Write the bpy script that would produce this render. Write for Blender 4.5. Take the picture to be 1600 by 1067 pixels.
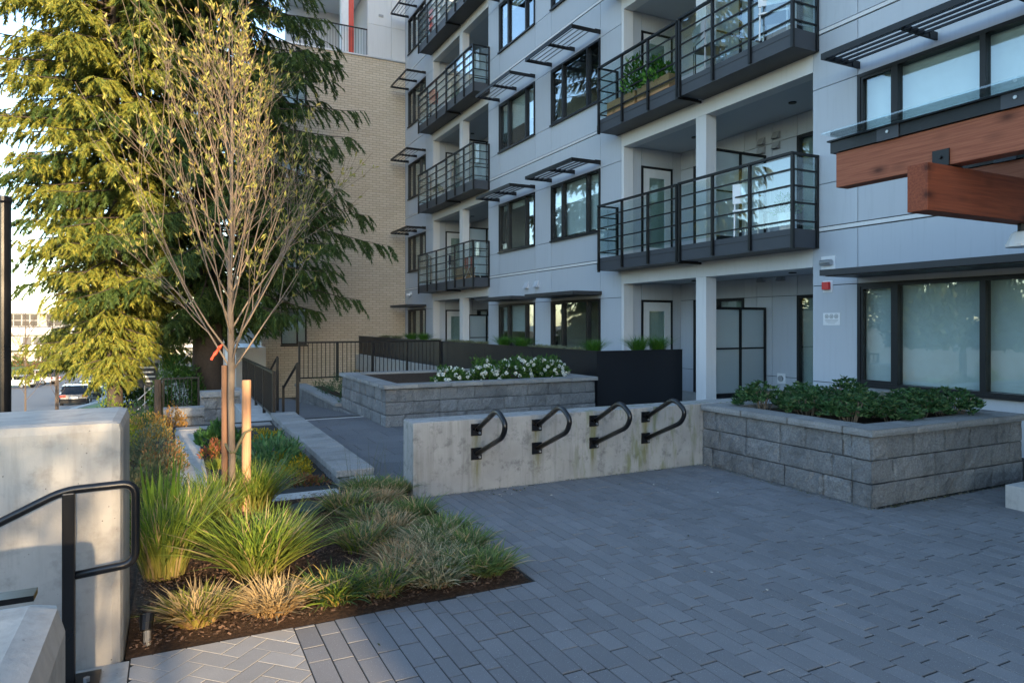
import bpy, bmesh, math, random
import numpy as np
from mathutils import Vector, Matrix, noise as mnoise
R = math.radians
rng = random.Random(7)
nr = np.random.default_rng(11)
scene = bpy.context.scene
for o in list(bpy.data.objects): bpy.data.objects.remove(o)
COL = scene.collection

# ------------------------------------------------------------------ camera
cam_d = bpy.data.cameras.new('camera'); cam = bpy.data.objects.new('camera', cam_d); COL.objects.link(cam)
cam.location = (0, 0, 1.6); cam.rotation_euler = (R(90), 0, -math.atan(.5))
cam_d.sensor_width = 36; cam_d.lens = 36 * 1070 / 1600; cam_d.shift_y = -27.5 / 1600
cam_d.clip_start = .05; cam_d.clip_end = 3000
scene.camera = cam

# ------------------------------------------------------------------ light
SUN_EL = R(12.9); SUN_AZ = math.atan2(.065, -.998)           # direction towards the sun, from +Y clockwise
world = bpy.data.worlds.new('World'); scene.world = world; world.use_nodes = True
wn = world.node_tree; wn.nodes.clear()
sky = wn.nodes.new('ShaderNodeTexSky'); sky.sky_type = 'NISHITA'; sky.sun_disc = False
sky.sun_elevation = SUN_EL; sky.sun_rotation = SUN_AZ; sky.air_density = 1.0; sky.dust_density = 0.6; sky.ozone_density = 1.8
bg = wn.nodes.new('ShaderNodeBackground'); bg.inputs['Strength'].default_value = .15
wo = wn.nodes.new('ShaderNodeOutputWorld')
wn.links.new(sky.outputs[0], bg.inputs[0]); wn.links.new(bg.outputs[0], wo.inputs[0])
sd = bpy.data.lights.new('sun', 'SUN'); sd.energy = 2.7; sd.angle = R(.5); sd.color = (1, .74, .45)
sun = bpy.data.objects.new('sun', sd); COL.objects.link(sun)
ldir = Vector((-.065 * math.cos(SUN_EL), .998 * math.cos(SUN_EL), -math.sin(SUN_EL)))
sun.rotation_euler = ldir.to_track_quat('-Z', 'Y').to_euler(); sun.location = (3, -30, 20)
vs = scene.view_settings; vs.view_transform = 'Standard'; vs.look = 'None'; vs.gamma = 1; vs.exposure = 2.3
scene.render.engine = 'CYCLES'

# ------------------------------------------------------------------ materials
MATS = {}
class NT:
    def __init__(s, name):
        s.m = bpy.data.materials.new(name); s.m.use_nodes = True; s.t = s.m.node_tree; s.n = s.t.nodes; s.n.clear()
        s.out = s.n.new('ShaderNodeOutputMaterial')
    def new(s, typ, **kw):
        nd = s.n.new(typ)
        for k, v in kw.items():
            if k in nd.inputs.keys(): nd.inputs[k].default_value = v
            else: setattr(nd, k, v)
        return nd
    def link(s, a, b): s.t.links.new(a, b)
    def coord(s, kind='Object'): return s.new('ShaderNodeTexCoord').outputs[kind]
    def pos(s): return s.new('ShaderNodeNewGeometry').outputs['Position']
    def noise(s, vec, scale, detail=4, rough=.55, sc3=None):
        if sc3:
            mp = s.new('ShaderNodeMapping'); mp.inputs['Scale'].default_value = sc3; s.link(vec, mp.inputs[0]); vec = mp.outputs[0]
        nd = s.new('ShaderNodeTexNoise', Scale=scale, Detail=detail, Roughness=rough); s.link(vec, nd.inputs['Vector']); return nd.outputs[0]
    def ramp(s, fac, stops):
        nd = s.new('ShaderNodeValToRGB'); e = nd.color_ramp.elements
        while len(e) < len(stops): e.new(.5)
        for i, (p, c) in enumerate(stops):
            e[i].position = p; e[i].color = (*c, 1) if len(c) == 3 else c
        s.link(fac, nd.inputs[0]); return nd.outputs[0]
    def mix(s, fac, a, b, blend='MIX'):
        nd = s.new('ShaderNodeMix', data_type='RGBA', blend_type=blend)
        for sock, v in ((nd.inputs[0], fac), (nd.inputs[6], a), (nd.inputs[7], b)):
            if isinstance(v, (int, float)): sock.default_value = v
            elif isinstance(v, tuple): sock.default_value = (*v, 1)
            else: s.link(v, sock)
        return nd.outputs[2]
    def math(s, op, a, b=None):
        nd = s.new('ShaderNodeMath', operation=op)
        for i, v in enumerate((a, b)):
            if v is None: continue
            if isinstance(v, (int, float)): nd.inputs[i].default_value = v
            else: s.link(v, nd.inputs[i])
        return nd.outputs[0]
    def bump(s, h, strength=.3, dist=.01):
        nd = s.new('ShaderNodeBump', Strength=strength, Distance=dist); s.link(h, nd.inputs['Height']); return nd.outputs[0]
    def principled(s, color, rough=.6, metal=0, normal=None, spec=.5, coat=0):
        p = s.new('ShaderNodeBsdfPrincipled'); p.inputs['Metallic'].default_value = metal
        if isinstance(rough, (int, float)): p.inputs['Roughness'].default_value = rough
        else: s.link(rough, p.inputs['Roughness'])
        p.inputs['Specular IOR Level'].default_value = spec; p.inputs['Coat Weight'].default_value = coat
        if isinstance(color, tuple): p.inputs['Base Color'].default_value = (*color, 1)
        else: s.link(color, p.inputs['Base Color'])
        if normal is not None: s.link(normal, p.inputs['Normal'])
        return p.outputs[0]
    def done(s, sh, key):
        s.link(sh, s.out.inputs[0]); MATS[key] = s.m; return s.m
    def objrand(s): return s.new('ShaderNodeObjectInfo').outputs['Random']

def plain(key, col, rough=.6, metal=0, spec=.5, var=.12, scale=6, bump=0, bscale=120, coat=0):
    t = NT(key); p = t.coord()
    n = t.noise(p, scale, 5)
    c = t.mix(n, tuple(x * (1 - var) for x in col), tuple(min(1, x * (1 + var)) for x in col))
    nm = t.bump(t.noise(p, bscale, 3), bump, .004) if bump else None
    rr = t.math('ADD', t.math('MULTIPLY', n, .18), rough - .09)
    return t.done(t.principled(c, rr, metal, nm, spec, coat), key)

def mat_panel(key, col):
    t = NT(key); p = t.pos(); r = t.objrand()
    n = t.noise(p, 1.3, 4); st = t.noise(p, 3, 4, .6, (6, 6, .35))
    c = t.mix(r, tuple(x * .93 for x in col), tuple(x * 1.04 for x in col))
    c = t.mix(t.math('MULTIPLY', n, .35), c, tuple(x * .85 for x in col))
    c = t.mix(t.ramp(st, [(.52, (0, 0, 0)), (.8, (.34, .34, .34))]), c, tuple(x * .7 for x in col))
    t.done(t.principled(c, .5, 0, t.bump(t.noise(p, 60, 2), .05, .002), .35), key)
mat_panel('panel', (.47, .50, .54)); mat_panel('panel_white', (.66, .66, .66))

def mat_concrete(key, c0, c1, dark, streak=.5):
    t = NT(key); p = t.pos()
    n1 = t.noise(p, 2.2, 6, .62); n2 = t.noise(p, 9, 6, .65); n3 = t.noise(p, 60, 4); st = t.noise(p, 2.4, 5, .65, (5, 5, .5))
    c = t.mix(t.ramp(n1, [(.33, (0, 0, 0)), (.67, (1, 1, 1))]), c0, c1)
    c = t.mix(t.ramp(n2, [(.5, (0, 0, 0)), (.72, (.7, .7, .7))]), c, dark)
    c = t.mix(t.ramp(st, [(.5, (0, 0, 0)), (.75, (streak,) * 3)]), c, tuple(x * .6 for x in c0))
    vor = t.new('ShaderNodeTexVoronoi', Scale=26.0); t.link(p, vor.inputs['Vector'])
    pits = t.ramp(vor.outputs[0], [(.05, (1, 1, 1)), (.09, (0, 0, 0))])
    msk = t.math('MULTIPLY', pits, t.ramp(t.noise(p, 5, 2), [(.52, (0, 0, 0)), (.62, (1, 1, 1))]))
    c = t.mix(msk, c, tuple(x * .45 for x in dark))
    h = t.math('ADD', t.math('MULTIPLY', n2, .6), t.math('MULTIPLY', n3, .5)); h = t.math('SUBTRACT', h, msk)
    t.done(t.principled(c, .85, 0, t.bump(h, .35, .006), .3), key)
mat_concrete('concrete', (.36, .34, .31), (.46, .44, .40), (.25, .235, .21))
mat_concrete('concrete_grey', (.36, .36, .35), (.46, .45, .43), (.25, .25, .24), .35)

def mat_rackwall():
    t = NT('concrete_stained'); p = t.pos()
    sx = t.new('ShaderNodeSeparateXYZ'); t.link(p, sx.inputs[0])
    n1 = t.noise(p, 2.0, 6, .65); n2 = t.noise(p, 10, 6, .7); st = t.noise(p, 2, 6, .7, (7, 7, .45)); n3 = t.noise(p, 70, 4)
    c = t.mix(t.ramp(n1, [(.3, (0, 0, 0)), (.7, (1, 1, 1))]), (.255, .252, .245), (.37, .365, .352))
    c = t.mix(t.ramp(n2, [(.52, (0, 0, 0)), (.68, (.75, .75, .75))]), c, (.14, .14, .14))
    c = t.mix(t.ramp(st, [(.5, (0, 0, 0)), (.72, (.55, .55, .55))]), c, (.14, .14, .125))
    # run-off stains below the four rack plates
    acc = None
    for x in (2.63, 3.29, 3.97, 4.64):
        d = t.math('ABSOLUTE', t.math('SUBTRACT', sx.outputs[0], x)); d = t.math('SUBTRACT', d, t.math('MULTIPLY', t.noise(p, 7, 3), .03))
        k = t.ramp(d, [(.0, (1, 1, 1)), (.045, (0, 0, 0))]); acc = k if acc is None else t.math('MAXIMUM', acc, k)
    zz = t.ramp(sx.outputs[2], [(.02, (.2, .2, .2)), (.2, (1, 1, 1)), (.60, (1, 1, 1)), (.64, (0, 0, 0))])
    acc = t.math('MULTIPLY', t.math('MULTIPLY', acc, zz), t.ramp(t.noise(p, 6, 4, .6, (4, 4, .7)), [(.35, (.2, .2, .2)), (.6, (.9, .9, .9))]))
    c = t.mix(acc, c, (.16, .15, .07))
    gm = t.math('MULTIPLY', t.ramp(sx.outputs[0], [(.39, (0, 0, 0)), (.46, (1, 1, 1))]), 1)
    gx = t.math('MULTIPLY', t.ramp(t.noise(p, 3.5, 5, .6, (3, 3, .6)), [(.52, (0, 0, 0)), (.66, (.7, .7, .7))]), t.ramp(t.math('MULTIPLY', sx.outputs[0], .1), [(.35, (0, 0, 0)), (.4, (1, 1, 1))]))
    c = t.mix(t.math('MULTIPLY', gx, gm), c, (.15, .17, .07))
    h = t.math('ADD', t.math('MULTIPLY', n2, .7), t.math('MULTIPLY', n3, .4))
    t.done(t.principled(c, .88, 0, t.bump(h, .4, .006), .25), 'concrete_stained')
mat_rackwall()

def mat_stone(key, a, b):
    t = NT(key); p = t.pos(); r = t.objrand()
    n1 = t.noise(p, 58, 6, .8); n2 = t.noise(p, 3.2, 5, .6); n4 = t.noise(p, 34, 4, .7)
    c = t.mix(t.ramp(n1, [(.3, (0, 0, 0)), (.7, (1, 1, 1))]), a, b); c = t.mix(t.math('MULTIPLY', r, .35), c, tuple(x * .72 for x in a))
    c = t.mix(t.ramp(n2, [(.5, (0, 0, 0)), (.75, (.6, .6, .6))]), c, tuple(x * .5 for x in a))
    h = t.math('ADD', n1, t.math('MULTIPLY', n4, .8))
    t.done(t.principled(c, .92, 0, t.bump(h, 1.0, .013), .18), key)
mat_stone('stone', (.105, .108, .11), (.36, .36, .355)); mat_stone('stone_cap', (.22, .22, .215), (.40, .40, .39))

def mat_paver(key, col):
    t = NT(key); p = t.pos(); r = t.objrand()
    at = t.new('ShaderNodeAttribute', attribute_name='tone').outputs['Fac']
    r = t.math('FRACT', t.math('ADD', r, at))
    sp = t.noise(p, 170, 3); n = t.noise(p, 2.5, 5); n2 = t.noise(p, 30, 4)
    c = t.mix(r, tuple(x * .86 for x in col), tuple(x * 1.14 for x in col))
    st = t.noise(p, .9, 6, .65); c = t.mix(t.ramp(st, [(.48, (0, 0, 0)), (.72, (.5, .5, .5))]), c, tuple(x * .6 for x in col))
    c = t.mix(t.math('MULTIPLY', n, .5), c, tuple(x * .75 for x in col))
    c = t.mix(t.ramp(sp, [(.62, (0, 0, 0)), (.72, (.8, .8, .8))]), c, (.46, .46, .46))
    c = t.mix(t.ramp(sp, [(.25, (.5, .5, .5)), (.36, (0, 0, 0))]), c, (.03, .03, .03))
    t.done(t.principled(c, .85, 0, t.bump(t.math('ADD', sp, n2), .4, .003), .22), key)
mat_paver('paver', (.19, .192, .198)); mat_paver('paver_light', (.31, .305, .295)); mat_paver('slab', (.14, .14, .145))
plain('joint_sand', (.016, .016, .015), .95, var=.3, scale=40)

def mat_brick():
    t = NT('brick'); p = t.pos(); sx = t.new('ShaderNodeSeparateXYZ'); t.link(p, sx.inputs[0])
    cb = t.new('ShaderNodeCombineXYZ'); t.link(t.math('ADD', sx.outputs[0], sx.outputs[1]), cb.inputs[0]); t.link(sx.outputs[2], cb.inputs[1])
    b = t.new('ShaderNodeTexBrick', Scale=1.0); b.inputs['Brick Width'].default_value = .30; b.inputs['Row Height'].default_value = .1
    b.inputs['Mortar Size'].default_value = .011; b.inputs['Mortar Smooth'].default_value = .1
    b.inputs['Color1'].default_value = (.58, .485, .36, 1); b.inputs['Color2'].default_value = (.67, .575, .45, 1); b.inputs['Mortar'].default_value = (.36, .31, .25, 1)
    t.link(cb.outputs[0], b.inputs['Vector'])
    n = t.noise(p, .6, 5); c = t.mix(t.math('MULTIPLY', n, .4), b.outputs[0], (.47, .40, .31))
    t.done(t.principled(c, .85, 0, t.bump(t.math('SUBTRACT', 1.0, b.outputs[1]), .6, .012), .25), 'brick')
mat_brick()

def mat_wood(key, col, dark, axis, knots=True, rough=.55):
    t = NT(key); p = t.coord()
    sc = [32, 32, 32]; sc[axis] = 1.1
    n = t.noise(p, 2.2, 6, .6, tuple(sc)); n2 = t.noise(p, 1.2, 4)
    c = t.mix(t.ramp(n, [(.3, (0, 0, 0)), (.72, (1, 1, 1))]), dark, col)
    c = t.mix(t.math('MULTIPLY', n2, .4), c, dark)
    if knots:
        s2 = [5.5, 5.5, 5.5]; s2[axis] = 2.6
        mp = t.new('ShaderNodeMapping'); mp.inputs['Scale'].default_value = s2; t.link(p, mp.inputs[0])
        v = t.new('ShaderNodeTexVoronoi', Scale=1.0); t.link(mp.outputs[0], v.inputs['Vector'])
        c = t.mix(t.ramp(v.outputs[0], [(.05, (.9, .9, .9)), (.15, (.35, .35, .35)), (.28, (0, 0, 0))]), c, tuple(x * .3 for x in dark))
    t.done(t.principled(c, rough, 0, t.bump(n, .25, .004), .35), key)
mat_wood('cedar_y', (.42, .15, .08), (.22, .065, .034), 1, True, .75); mat_wood('cedar_x', (.33, .088, .036), (.16, .038, .017), 0, True, .7)
mat_wood('stake', (.52, .30, .17), (.34, .19, .11), 2, True, .75); mat_wood('stake_dark', (.24, .13, .075), (.14, .075, .045), 2, True, .8); mat_wood('crate_wood', (.50, .30, .15), (.36, .2, .1), 1, True, .7)

plain('black_metal', (.007, .0075, .0085), .42, .0, .35); plain('charcoal_metal', (.052, .057, .066), .5, 0, .35)
plain('rail_black', (.006, .006, .007), .30, 0, .5, bump=.04, bscale=60)
plain('planter_black', (.011, .0125, .016), .45, 0, .3, var=.2, scale=2); plain('frame_black', (.008, .009, .011), .45, 0, .35)
plain('canopy_brown', (.04, .04, .042), .5, 0, .35); plain('galv', (.45, .46, .47), .4, .8); plain('white_paint', (.72, .73, .74), .45)
plain('core_dark', (.05, .052, .056), .8); plain('interior', (.30, .29, .27), .9); plain('interior_white', (.62, .61, .58), .9)
plain('red_plastic', (.55, .02, .02), .35); plain('orange_tape', (.75, .07, .02), .5); plain('red_light_colour', (.60, .06, .03), .45)
plain('strap', (.10, .095, .05), .8); plain('plastic_green', (.02, .045, .04), .55, bump=.3, bscale=90); plain('towel_red', (.62, .1, .06), .9)
plain('door_white', (.60, .61, .62), .4); plain('blind', (.70, .74, .74), .85); plain('blind_green', (.36, .41, .37), .85)
plain('asphalt', (.105, .102, .10), .9, var=.2, scale=2, bump=.3); plain('sidewalk', (.30, .29, .275), .9, var=.15); plain('lawn', (.06, .13, .018), .9, var=.35, scale=3, bump=.6, bscale=30)
plain('earth', (.07, .06, .04), .95, var=.4, scale=1.5); plain('trunk_bark', (.055, .042, .034), .95, var=.5, scale=14, bump=1, bscale=40)
plain('bark_light', (.135, .105, .08), .85, var=.35, scale=25, bump=.4, bscale=90); plain('twig', (.19, .145, .105), .8, var=.3); plain('twig_dark', (.09, .07, .055), .85)
plain('far_white', (.46, .455, .44), .8); plain('far_grey', (.26, .265, .27), .8); plain('far_tan', (.55, .44, .25), .8)
plain('tyre', (.012, .012, .012), .85); plain('car_dark', (.012, .014, .018), .25, .3, coat=.6); plain('car_white', (.68, .68, .67), .3, coat=.5)
plain('car_glass', (.01, .012, .014), .08); plain('tail_red', (.35, .015, .01), .25); plain('plate_white', (.75, .75, .72), .5); plain('hivis', (.55, .72, .04), .7); plain('skin', (.42, .26, .18), .6); plain('cloth_dark', (.03, .035, .05), .9)
plain('sign_dark', (.035, .04, .045), .5); plain('flower_white', (.82, .83, .78), .7, var=.06); plain('chair_grey', (.32, .33, .34), .6)

def mat_soil():
    t = NT('soil'); p = t.pos()
    n = t.noise(p, 35, 6, .7); n2 = t.noise(p, 120, 4, .7)
    c = t.ramp(n, [(.3, (.028, .018, .012)), (.55, (.075, .045, .029)), (.8, (.16, .095, .06))])
    t.done(t.principled(c, .95, 0, t.bump(t.math('ADD', n, n2), 1.0, .03), .2), 'soil')
mat_soil()
plain('mulch', (.13, .075, .046), .9, var=.6, scale=60)

def mat_leaf(key, col, rough=.55, trans=.35):
    t = NT(key)
    at = t.new('ShaderNodeAttribute', attribute_name='tint')
    c = t.mix(1.0, at.outputs['Color'], col, 'MULTIPLY')
    p = t.principled(c, rough, 0, None, .35)
    tr = t.new('ShaderNodeBsdfTranslucent'); t.link(c, tr.inputs[0])
    mx = t.new('ShaderNodeMixShader'); mx.inputs[0].default_value = trans
    t.link(p, mx.inputs[1]); t.link(tr.outputs[0], mx.inputs[2]); t.done(mx.outputs[0], key)
mat_leaf('leaf', (1, 1, 1)); mat_leaf('needle', (1, 1, 1), .6, .3); mat_leaf('blade', (1, 1, 1), .55, .35)

def mat_glass(key, boost, tint, rough=0.0, add=0.0):
    t = NT(key)
    lw_ = t.new('ShaderNodeLayerWeight'); lw_.inputs[0].default_value = .5
    fr = t.math('ADD', t.math('MULTIPLY', t.math('POWER', lw_.outputs['Facing'], 5.0), .9), .045)
    f = t.math('ADD', t.math('MULTIPLY', fr, boost), add); nd = t.new('ShaderNodeClamp'); t.link(f, nd.inputs[0])
    g = t.new('ShaderNodeBsdfGlossy', Roughness=rough); g.inputs[0].default_value = (.92, .97, 1, 1)
    nn = t.noise(t.pos(), .9, 2); t.link(t.bump(nn, .035, .05), g.inputs['Normal'])
    tr = t.new('ShaderNodeBsdfTransparent'); tr.inputs[0].default_value = (*tint, 1)
    mx = t.new('ShaderNodeMixShader'); t.link(nd.outputs[0], mx.inputs[0]); t.link(tr.outputs[0], mx.inputs[1]); t.link(g.outputs[0], mx.inputs[2])
    t.done(mx.outputs[0], key)
mat_glass('window_glass', 1.8, (.87, .92, .92), 0, .025); mat_glass('guard_glass', 1.6, (.90, .96, .96), 0, .03)
def mat_frost():
    t = NT('frosted_glass')
    d = t.new('ShaderNodeBsdfTranslucent'); d.inputs[0].default_value = (.80, .88, .90, 1)
    tr = t.new('ShaderNodeBsdfRefraction', Roughness=.35, IOR=1.05); tr.inputs[0].default_value = (.80, .88, .90, 1)
    df = t.new('ShaderNodeBsdfDiffuse'); df.inputs[0].default_value = (.58, .64, .66, 1)
    g = t.new('ShaderNodeBsdfGlossy', Roughness=.25)
    m1 = t.new('ShaderNodeMixShader'); m1.inputs[0].default_value = .4; t.link(tr.outputs[0], m1.inputs[1]); t.link(d.outputs[0], m1.inputs[2])
    m2 = t.new('ShaderNodeMixShader'); m2.inputs[0].default_value = .35; t.link(m1.outputs[0], m2.inputs[1]); t.link(df.outputs[0], m2.inputs[2])
    m3 = t.new('ShaderNodeMixShader'); m3.inputs[0].default_value = .08; t.link(m2.outputs[0], m3.inputs[1]); t.link(g.outputs[0], m3.inputs[2])
    t.done(m3.outputs[0], 'frosted_glass')
mat_frost()

# ------------------------------------------------------------------ builders
WL = {}
def base(o):
    return WL.get(o.name, Vector((0, 0, 0))) if o else Vector((0, 0, 0))
def tag(o, label=None, cat=None, group=None, kind=None):
    if label: o['label'] = label
    if cat: o['category'] = cat
    if group: o['group'] = group
    if kind: o['kind'] = kind
    return o
def thing(name, label, cat, loc=(0, 0, 0), group=None):
    o = bpy.data.objects.new(name, None); o.empty_display_size = .2; COL.objects.link(o); o.location = loc; WL[o.name] = Vector(loc)
    return tag(o, label, cat, group)
def put(name, me, mat, parent=None, loc=None):
    """link mesh data as an object; loc in world coordinates"""
    if mat is not None and not me.materials: me.materials.append(MATS[mat])
    o = bpy.data.objects.new(name, me); COL.objects.link(o)
    w = Vector(loc) if loc is not None else base(parent)
    WL[o.name] = w.copy(); o.location = w - base(parent)
    if parent: o.parent = parent
    return o
class MB:
    def __init__(s): s.v = []; s.f = []
    def quad(s, a, b, c, d):
        n = len(s.v); s.v += [a, b, c, d]; s.f.append((n, n + 1, n + 2, n + 3)); return s
    def box(s, x0, x1, y0, y1, z0, z1):
        x0, x1 = min(x0, x1), max(x0, x1); y0, y1 = min(y0, y1), max(y0, y1); z0, z1 = min(z0, z1), max(z0, z1)
        n = len(s.v); s.v += [(x0, y0, z0), (x1, y0, z0), (x1, y1, z0), (x0, y1, z0), (x0, y0, z1), (x1, y0, z1), (x1, y1, z1), (x0, y1, z1)]
        s.f += [tuple(n + i for i in q) for q in ((0, 3, 2, 1), (4, 5, 6, 7), (0, 1, 5, 4), (1, 2, 6, 5), (2, 3, 7, 6), (3, 0, 4, 7))]; return s
    def tube(s, pts, r, n=8, cap=True):
        pts = [Vector(p) for p in pts]; rs = r if isinstance(r, (list, tuple)) else [r] * len(pts)
        b0 = len(s.v); up = Vector((0, 0, 1))
        d0 = (pts[1] - pts[0]).normalized(); a = d0.cross(up)
        if a.length < .05: a = d0.cross(Vector((1, 0, 0)))
        a.normalize()
        for i, p in enumerate(pts):
            d = (pts[min(i + 1, len(pts) - 1)] - pts[max(i - 1, 0)]).normalized()
            a = (a - d * a.dot(d)).normalized(); b = d.cross(a)
            for k in range(n):
                t = 2 * math.pi * k / n; s.v.append(tuple(p + (a * math.cos(t) + b * math.sin(t)) * rs[i]))
        for i in range(len(pts) - 1):
            for k in range(n):
                k2 = (k + 1) % n; s.f.append((b0 + i * n + k, b0 + i * n + k2, b0 + (i + 1) * n + k2, b0 + (i + 1) * n + k))
        if cap:
            s.f.append(tuple(b0 + k for k in reversed(range(n)))); s.f.append(tuple(b0 + (len(pts) - 1) * n + k for k in range(n)))
        return s
    def prism(s, poly, z0, z1, inset=0, dz=0):
        """polygon extruded, with a bevelled upper edge"""
        n = len(poly); b = len(s.v); cx = sum(p[0] for p in poly) / n; cy = sum(p[1] for p in poly) / n
        s.v += [(x, y, z0) for x, y in poly]; s.v += [(x, y, z1 - dz) for x, y in poly]
        top = []
        for i in range(n):
            p = Vector(poly[i]); e1 = (Vector(poly[i - 1]) - p); e2 = (Vector(poly[(i + 1) % n]) - p)
            e1 = e1.normalized(); e2 = e2.normalized(); si = abs(e1.x * e2.y - e1.y * e2.x); q = p + (e1 + e2) * (inset / max(si, .4)); top.append((q.x, q.y, z1))
        s.v += top
        for i in range(n):
            j = (i + 1) % n
            s.f.append((b + i, b + j, b + n + j, b + n + i)); s.f.append((b + n + i, b + n + j, b + 2 * n + j, b + 2 * n + i))
        s.f.append(tuple(b + 2 * n + i for i in range(n))); return s
    def mesh(s, name, off=(0, 0, 0), smooth=False):
        ox, oy, oz = off
        me = bpy.data.meshes.new(name); me.from_pydata([(x - ox, y - oy, z - oz) for x, y, z in s.v], [], s.f); me.update()
        if smooth:
            for p in me.polygons: p.use_smooth = True
        return me
    def build(s, name, mat, parent=None, smooth=False, bevel=0, loc=None):
        w = Vector(loc) if loc is not None else base(parent)
        me = s.mesh(name, w, smooth)
        if bevel:
            bm = bmesh.new(); bm.from_mesh(me); bmesh.ops.remove_doubles(bm, verts=bm.verts, dist=1e-5)
            bmesh.ops.bevel(bm, geom=bm.edges[:], offset=bevel, segments=2, affect='EDGES', profile=.6); bm.to_mesh(me); bm.free()
        return put(name, me, mat, parent, w)
def arc_path(pts, rad, seg=5):
    """polyline with rounded corners"""
    pts = [Vector(p) for p in pts]; out = [pts[0]]
    for i in range(1, len(pts) - 1):
        p = pts[i]; a = (pts[i - 1] - p); b = (pts[i + 1] - p); r = min(rad, a.length * .48, b.length * .48)
        a = p + a.normalized() * r; b = p + b.normalized() * r
        for k in range(seg + 1):
            t = k / seg; out.append(a * (1 - t) ** 2 + p * 2 * t * (1 - t) + b * t * t)
    return out + [pts[-1]]
def np_mesh(name, V, Fq, tint=None, smooth=False):
    """V (n,3); Fq (m,3|4) ; tint (n,3) per vertex own colour"""
    me = bpy.data.meshes.new(name); V = np.asarray(V, np.float32); Fq = np.asarray(Fq, np.int32); k = Fq.shape[1]
    me.vertices.add(len(V)); me.vertices.foreach_set('co', V.ravel()); me.loops.add(Fq.size); me.loops.foreach_set('vertex_index', Fq.ravel())
    me.polygons.add(len(Fq)); me.polygons.foreach_set('loop_start', np.arange(0, Fq.size, k, dtype=np.int32)); me.polygons.foreach_set('loop_total', np.full(len(Fq), k, np.int32))
    if tint is not None:
        ca = me.color_attributes.new('tint', 'FLOAT_COLOR', 'POINT'); ca.data.foreach_set('color', np.concatenate([np.asarray(tint, np.float32), np.ones((len(V), 1), np.float32)], 1).ravel())
    me.update(calc_edges=True)
    if smooth: me.polygons.foreach_set('use_smooth', np.ones(len(Fq), bool))
    return me
def struct(o): o['kind'] = 'structure'; return o
def stuff(o): o['kind'] = 'stuff'; return o

# ================================================================== THE SETTING
# ---- terrain: plaza level falls away to a street far on the left
def sstep(a, b, x):
    t = min(1, max(0, (x - a) / (b - a))); return t * t * (3 - 2 * t)
def lerp_tab(tab, x):
    if x <= tab[0][0]: return tab[0][1]
    for (a, va), (b, vb) in zip(tab, tab[1:]):
        if x <= b: return va + (vb - va) * (x - a) / (b - a)
    return tab[-1][1]
STREET = [(-100, -2.2), (0, -2.4), (30, -2.7), (48, -3.5), (61, -4.5), (100, -6.0), (190, -7.0), (3000, -7.0)]
SITE = [(-100, -.45), (11, -.45), (14, -.8), (22, -1.15), (30, -1.4), (60, -4.2), (100, -5.8), (190, -7), (3000, -7)]
def gz(x, y):
    t = sstep(-1.2, -4.6, x) if x < 0 else 0
    return lerp_tab(SITE, y) * (1 - t) + lerp_tab(STREET, y) * t
GX = [-1500, -300, -80, -40, -24, -17, -14, -11, -8, -5.2, -4.8, -4.3, -3.6, -3.0, -2.4, -1.8, -1.2, -.6, 0, 1, 2, 3, 5, 9, 14, 30, 100, 1500]
GY = [-1500, -200, -60, -20, -8, 0, 4, 8, 11, 12.5, 14, 16, 18, 20, 22, 24, 26, 28, 30, 33, 36, 40, 44, 48, 52, 56, 61, 66, 72, 80, 90, 100, 120, 150, 190, 400, 3000]
def sheet(name, xs, ys, dz, mat):
    m = MB(); m.v = [(x, y, gz(x, y) + dz) for y in ys for x in xs]; n = len(xs)
    m.f = [(j * n + i, j * n + i + 1, (j + 1) * n + i + 1, (j + 1) * n + i) for j in range(len(ys) - 1) for i in range(n - 1)]
    return struct(m.build(name, mat, smooth=True))
sheet('ground', GX, GY, 0, 'earth')
sheet('road', [-17, -14, -11, -8, -5.2], GY[6:36], .02, 'asphalt')
sheet('verge', [-4.8, -4.3, -3.6], GY[6:36], .05, 'lawn')
sheet('sidewalk', [-3.6, -3.0, -2.4], GY[6:36], .04, 'sidewalk')
sheet('far_verge', [-40, -24, -17], GY[6:36], .03, 'lawn')
m = MB(); ys = GY[6:36]
for a, b in zip(ys, ys[1:]):
    n = len(m.v); prof = [(-5.2, .0), (-5.2, .14), (-4.8, .14), (-4.8, .0)]
    m.v += [(x, a, gz(x, a) + d) for x, d in prof] + [(x, b, gz(x, b) + d) for x, d in prof]
    m.f += [(n + i, n + i + 1, n + i + 5, n + i + 4) for i in range(3)]
struct(m.build('kerb', 'sidewalk'))

# ---- plaza base and pavers
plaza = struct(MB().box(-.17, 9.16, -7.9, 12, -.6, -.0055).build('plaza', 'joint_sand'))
def clip(poly, x0, x1, y0, y1):
    for ax, lim, sg in ((0, x0, 1), (0, x1, -1), (1, y0, 1), (1, y1, -1)):
        out = []
        for i in range(len(poly)):
            a, b = poly[i - 1], poly[i]; da, db = (a[ax] - lim) * sg, (b[ax] - lim) * sg
            if (da < 0) != (db < 0):
                t = da / (da - db); out.append((a[0] + (b[0] - a[0]) * t, a[1] + (b[1] - a[1]) * t))
            if db >= 0: out.append(b)
        poly = out
        if len(poly) < 3: return []
    return poly
def area(p): return abs(sum(p[i - 1][0] * p[i][1] - p[i][0] * p[i - 1][1] for i in range(len(p)))) / 2
SA, CA = math.sin(math.atan(.5)), math.cos(math.atan(.5))
def seen(x, y, z=0):
    D = SA * x + CA * y
    if D < .5: return None
    px = 800 + 1070 * (CA * x - SA * y) / D; py = 506 - 1070 * (z - 1.6) / D
    return (px, py, D)
pieces = []     # (poly, z, material)
zones = [(.585, 2.02, 0, 3.75), (2.02, 5.42, -.5, 6.02), (5.42, 9.16, -.8, 3.88)]
x = .585
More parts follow.
